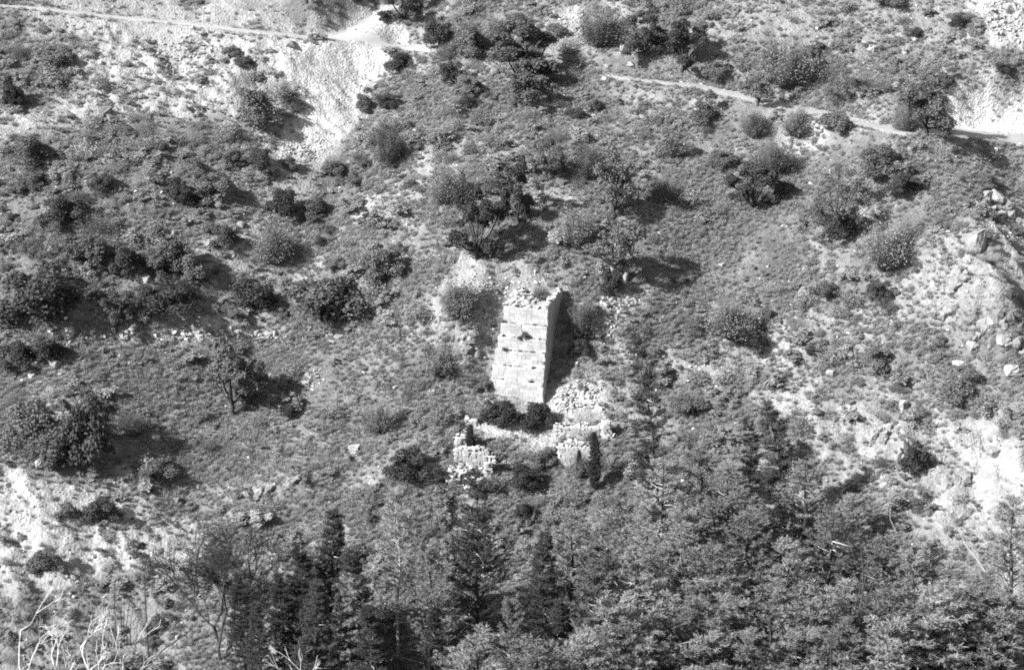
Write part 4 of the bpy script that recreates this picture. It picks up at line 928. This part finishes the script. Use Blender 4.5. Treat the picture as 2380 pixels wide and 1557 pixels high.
gn_scatter("undergrowth", x, y, Zat(x, y) - 0.06 * sz, np.stack([sz * 1.25, sz * 1.25, sz * rng.uniform(.55, .95, n)], -1), np.stack([rng.normal(0, .1, n) + 0.25, rng.normal(0, .1, n), rng.uniform(0, 6.28, n)], -1),
           rng.integers(0, len(scrub_protos), n), scrub_protos, "low grey scrub covering the hillside between the larger bushes", "scrub")
print("scrub", n)
THK = np.full(XX.shape, 0.10)
for pts, v in [([(-30, 320), (250, 290), (560, 310), (680, 390), (640, 500), (480, 660), (-30, 760)], 1.0), ([(480, 480), (860, 400), (900, 700), (650, 760), (450, 700)], .55), ([(830, 250), (1100, 190), (1330, 260), (1260, 420), (1000, 620), (800, 560), (790, 380)], .6),
               ([(960, -20), (1320, -20), (1340, 110), (1130, 140), (1000, 110)], .9), ([(1640, 60), (2260, 60), (2220, 300), (1950, 230), (1660, 180)], .65), ([(1300, 260), (1500, 240), (1700, 300), (1650, 380), (1300, 420)], .4), ([(-30, 860), (260, 850), (270, 1060), (-30, 1060)], .7),
               ([(1400, 640), (2050, 620), (2250, 800), (2200, 960), (1850, 900), (1450, 860)], .38), ([(1150, 1040), (1400, 1030), (1420, 1200), (1000, 1200), (900, 1040)], .6), ([(760, 760), (1080, 700), (1100, 960), (900, 1040), (800, 900)], .45), ([(-30, 1380), (400, 1350), (400, 1600), (-30, 1600)], .35), ([(0, 20), (130, 110), (150, 260), (-30, 260)], .8)]:
    k = sstep(-3, 3, poly_sd(fX, fY, poly_world(pts)) + n_edge); fset(THK, k, v)
x, y, rng = scatter_points(4200, lambda x, y: Fat(THK, x, y) * np.clip(clump(x, y, 191, 9.0), 0.05, 1) * np.where(Fat(SHR, x, y) < .2, 0.03, 1), seed=5)
keep = ~((np.hypot((x - TX - 1.2) / 5.5, (y - TY - 3.0) / 9.0) < 1)); x, y = x[keep], y[keep]; n = len(x); sz = np.clip(np.exp(rng.normal(0.55, 0.38, n)), .8, 4.2)
tk_protos = [P_BUSH_M[0][0], P_BUSH_M[1][0], P_BUSH_M[2][0], P_TWIG_M[0][0], P_TWIG_M[1][0], P_TWIG[0][0], P_BUSH_D[0][0]]
gn_scatter("shrubbery", x, y, Zat(x, y) - 0.08 * sz, np.stack([sz * rng.uniform(.9, 1.6, n), sz * rng.uniform(.9, 1.4, n), sz * rng.uniform(.6, .95, n)], -1), np.stack([rng.normal(0, .12, n), rng.normal(0, .12, n), rng.uniform(0, 6.28, n)], -1), rng.integers(0, 7, n), tk_protos, "merging thickets of shrubs on the left and upper slopes", "shrubs")
print("shrubbery", n)
x, y, rng = scatter_points(230000, lambda x, y: Fat(GRS, x, y) * np.clip(clump(x, y, 151, 9) + 0.1, 0, 1), seed=2); n = len(x)
sz = rng.uniform(.25, .6, n); gn_scatter("grass", x, y, Zat(x, y) - .02, np.stack([sz * 1.2, sz * 1.2, sz], -1), np.stack([rng.normal(0, .2, n), rng.normal(0, .2, n), rng.uniform(0, 6.28, n)], -1), rng.integers(0, 3, n), gp_, "dry pale grass on the meadows and terraces", "grass")
print("grass", n)
x, y, rng = scatter_points(52000, lambda x, y: Fat(STO, x, y) * np.clip(clump(x, y, 171, 5) * 1.1, 0, 1) ** 1.5, seed=3); n = len(x)
sz = np.exp(rng.normal(-1.75, 0.5, n)); sz = np.clip(sz, .08, .7); gn_scatter("scattered_stones", x, y, Zat(x, y) + sz * .12, np.stack([sz * rng.uniform(.8, 1.5, n), sz, sz * .8], -1), np.stack([rng.normal(0, .3, n), rng.normal(0, .3, n), rng.uniform(0, 6.28, n)], -1), rng.integers(0, 8, n), STONES, "loose pale stones strewn over the slopes and the scree", "stones")
print("stones", n)
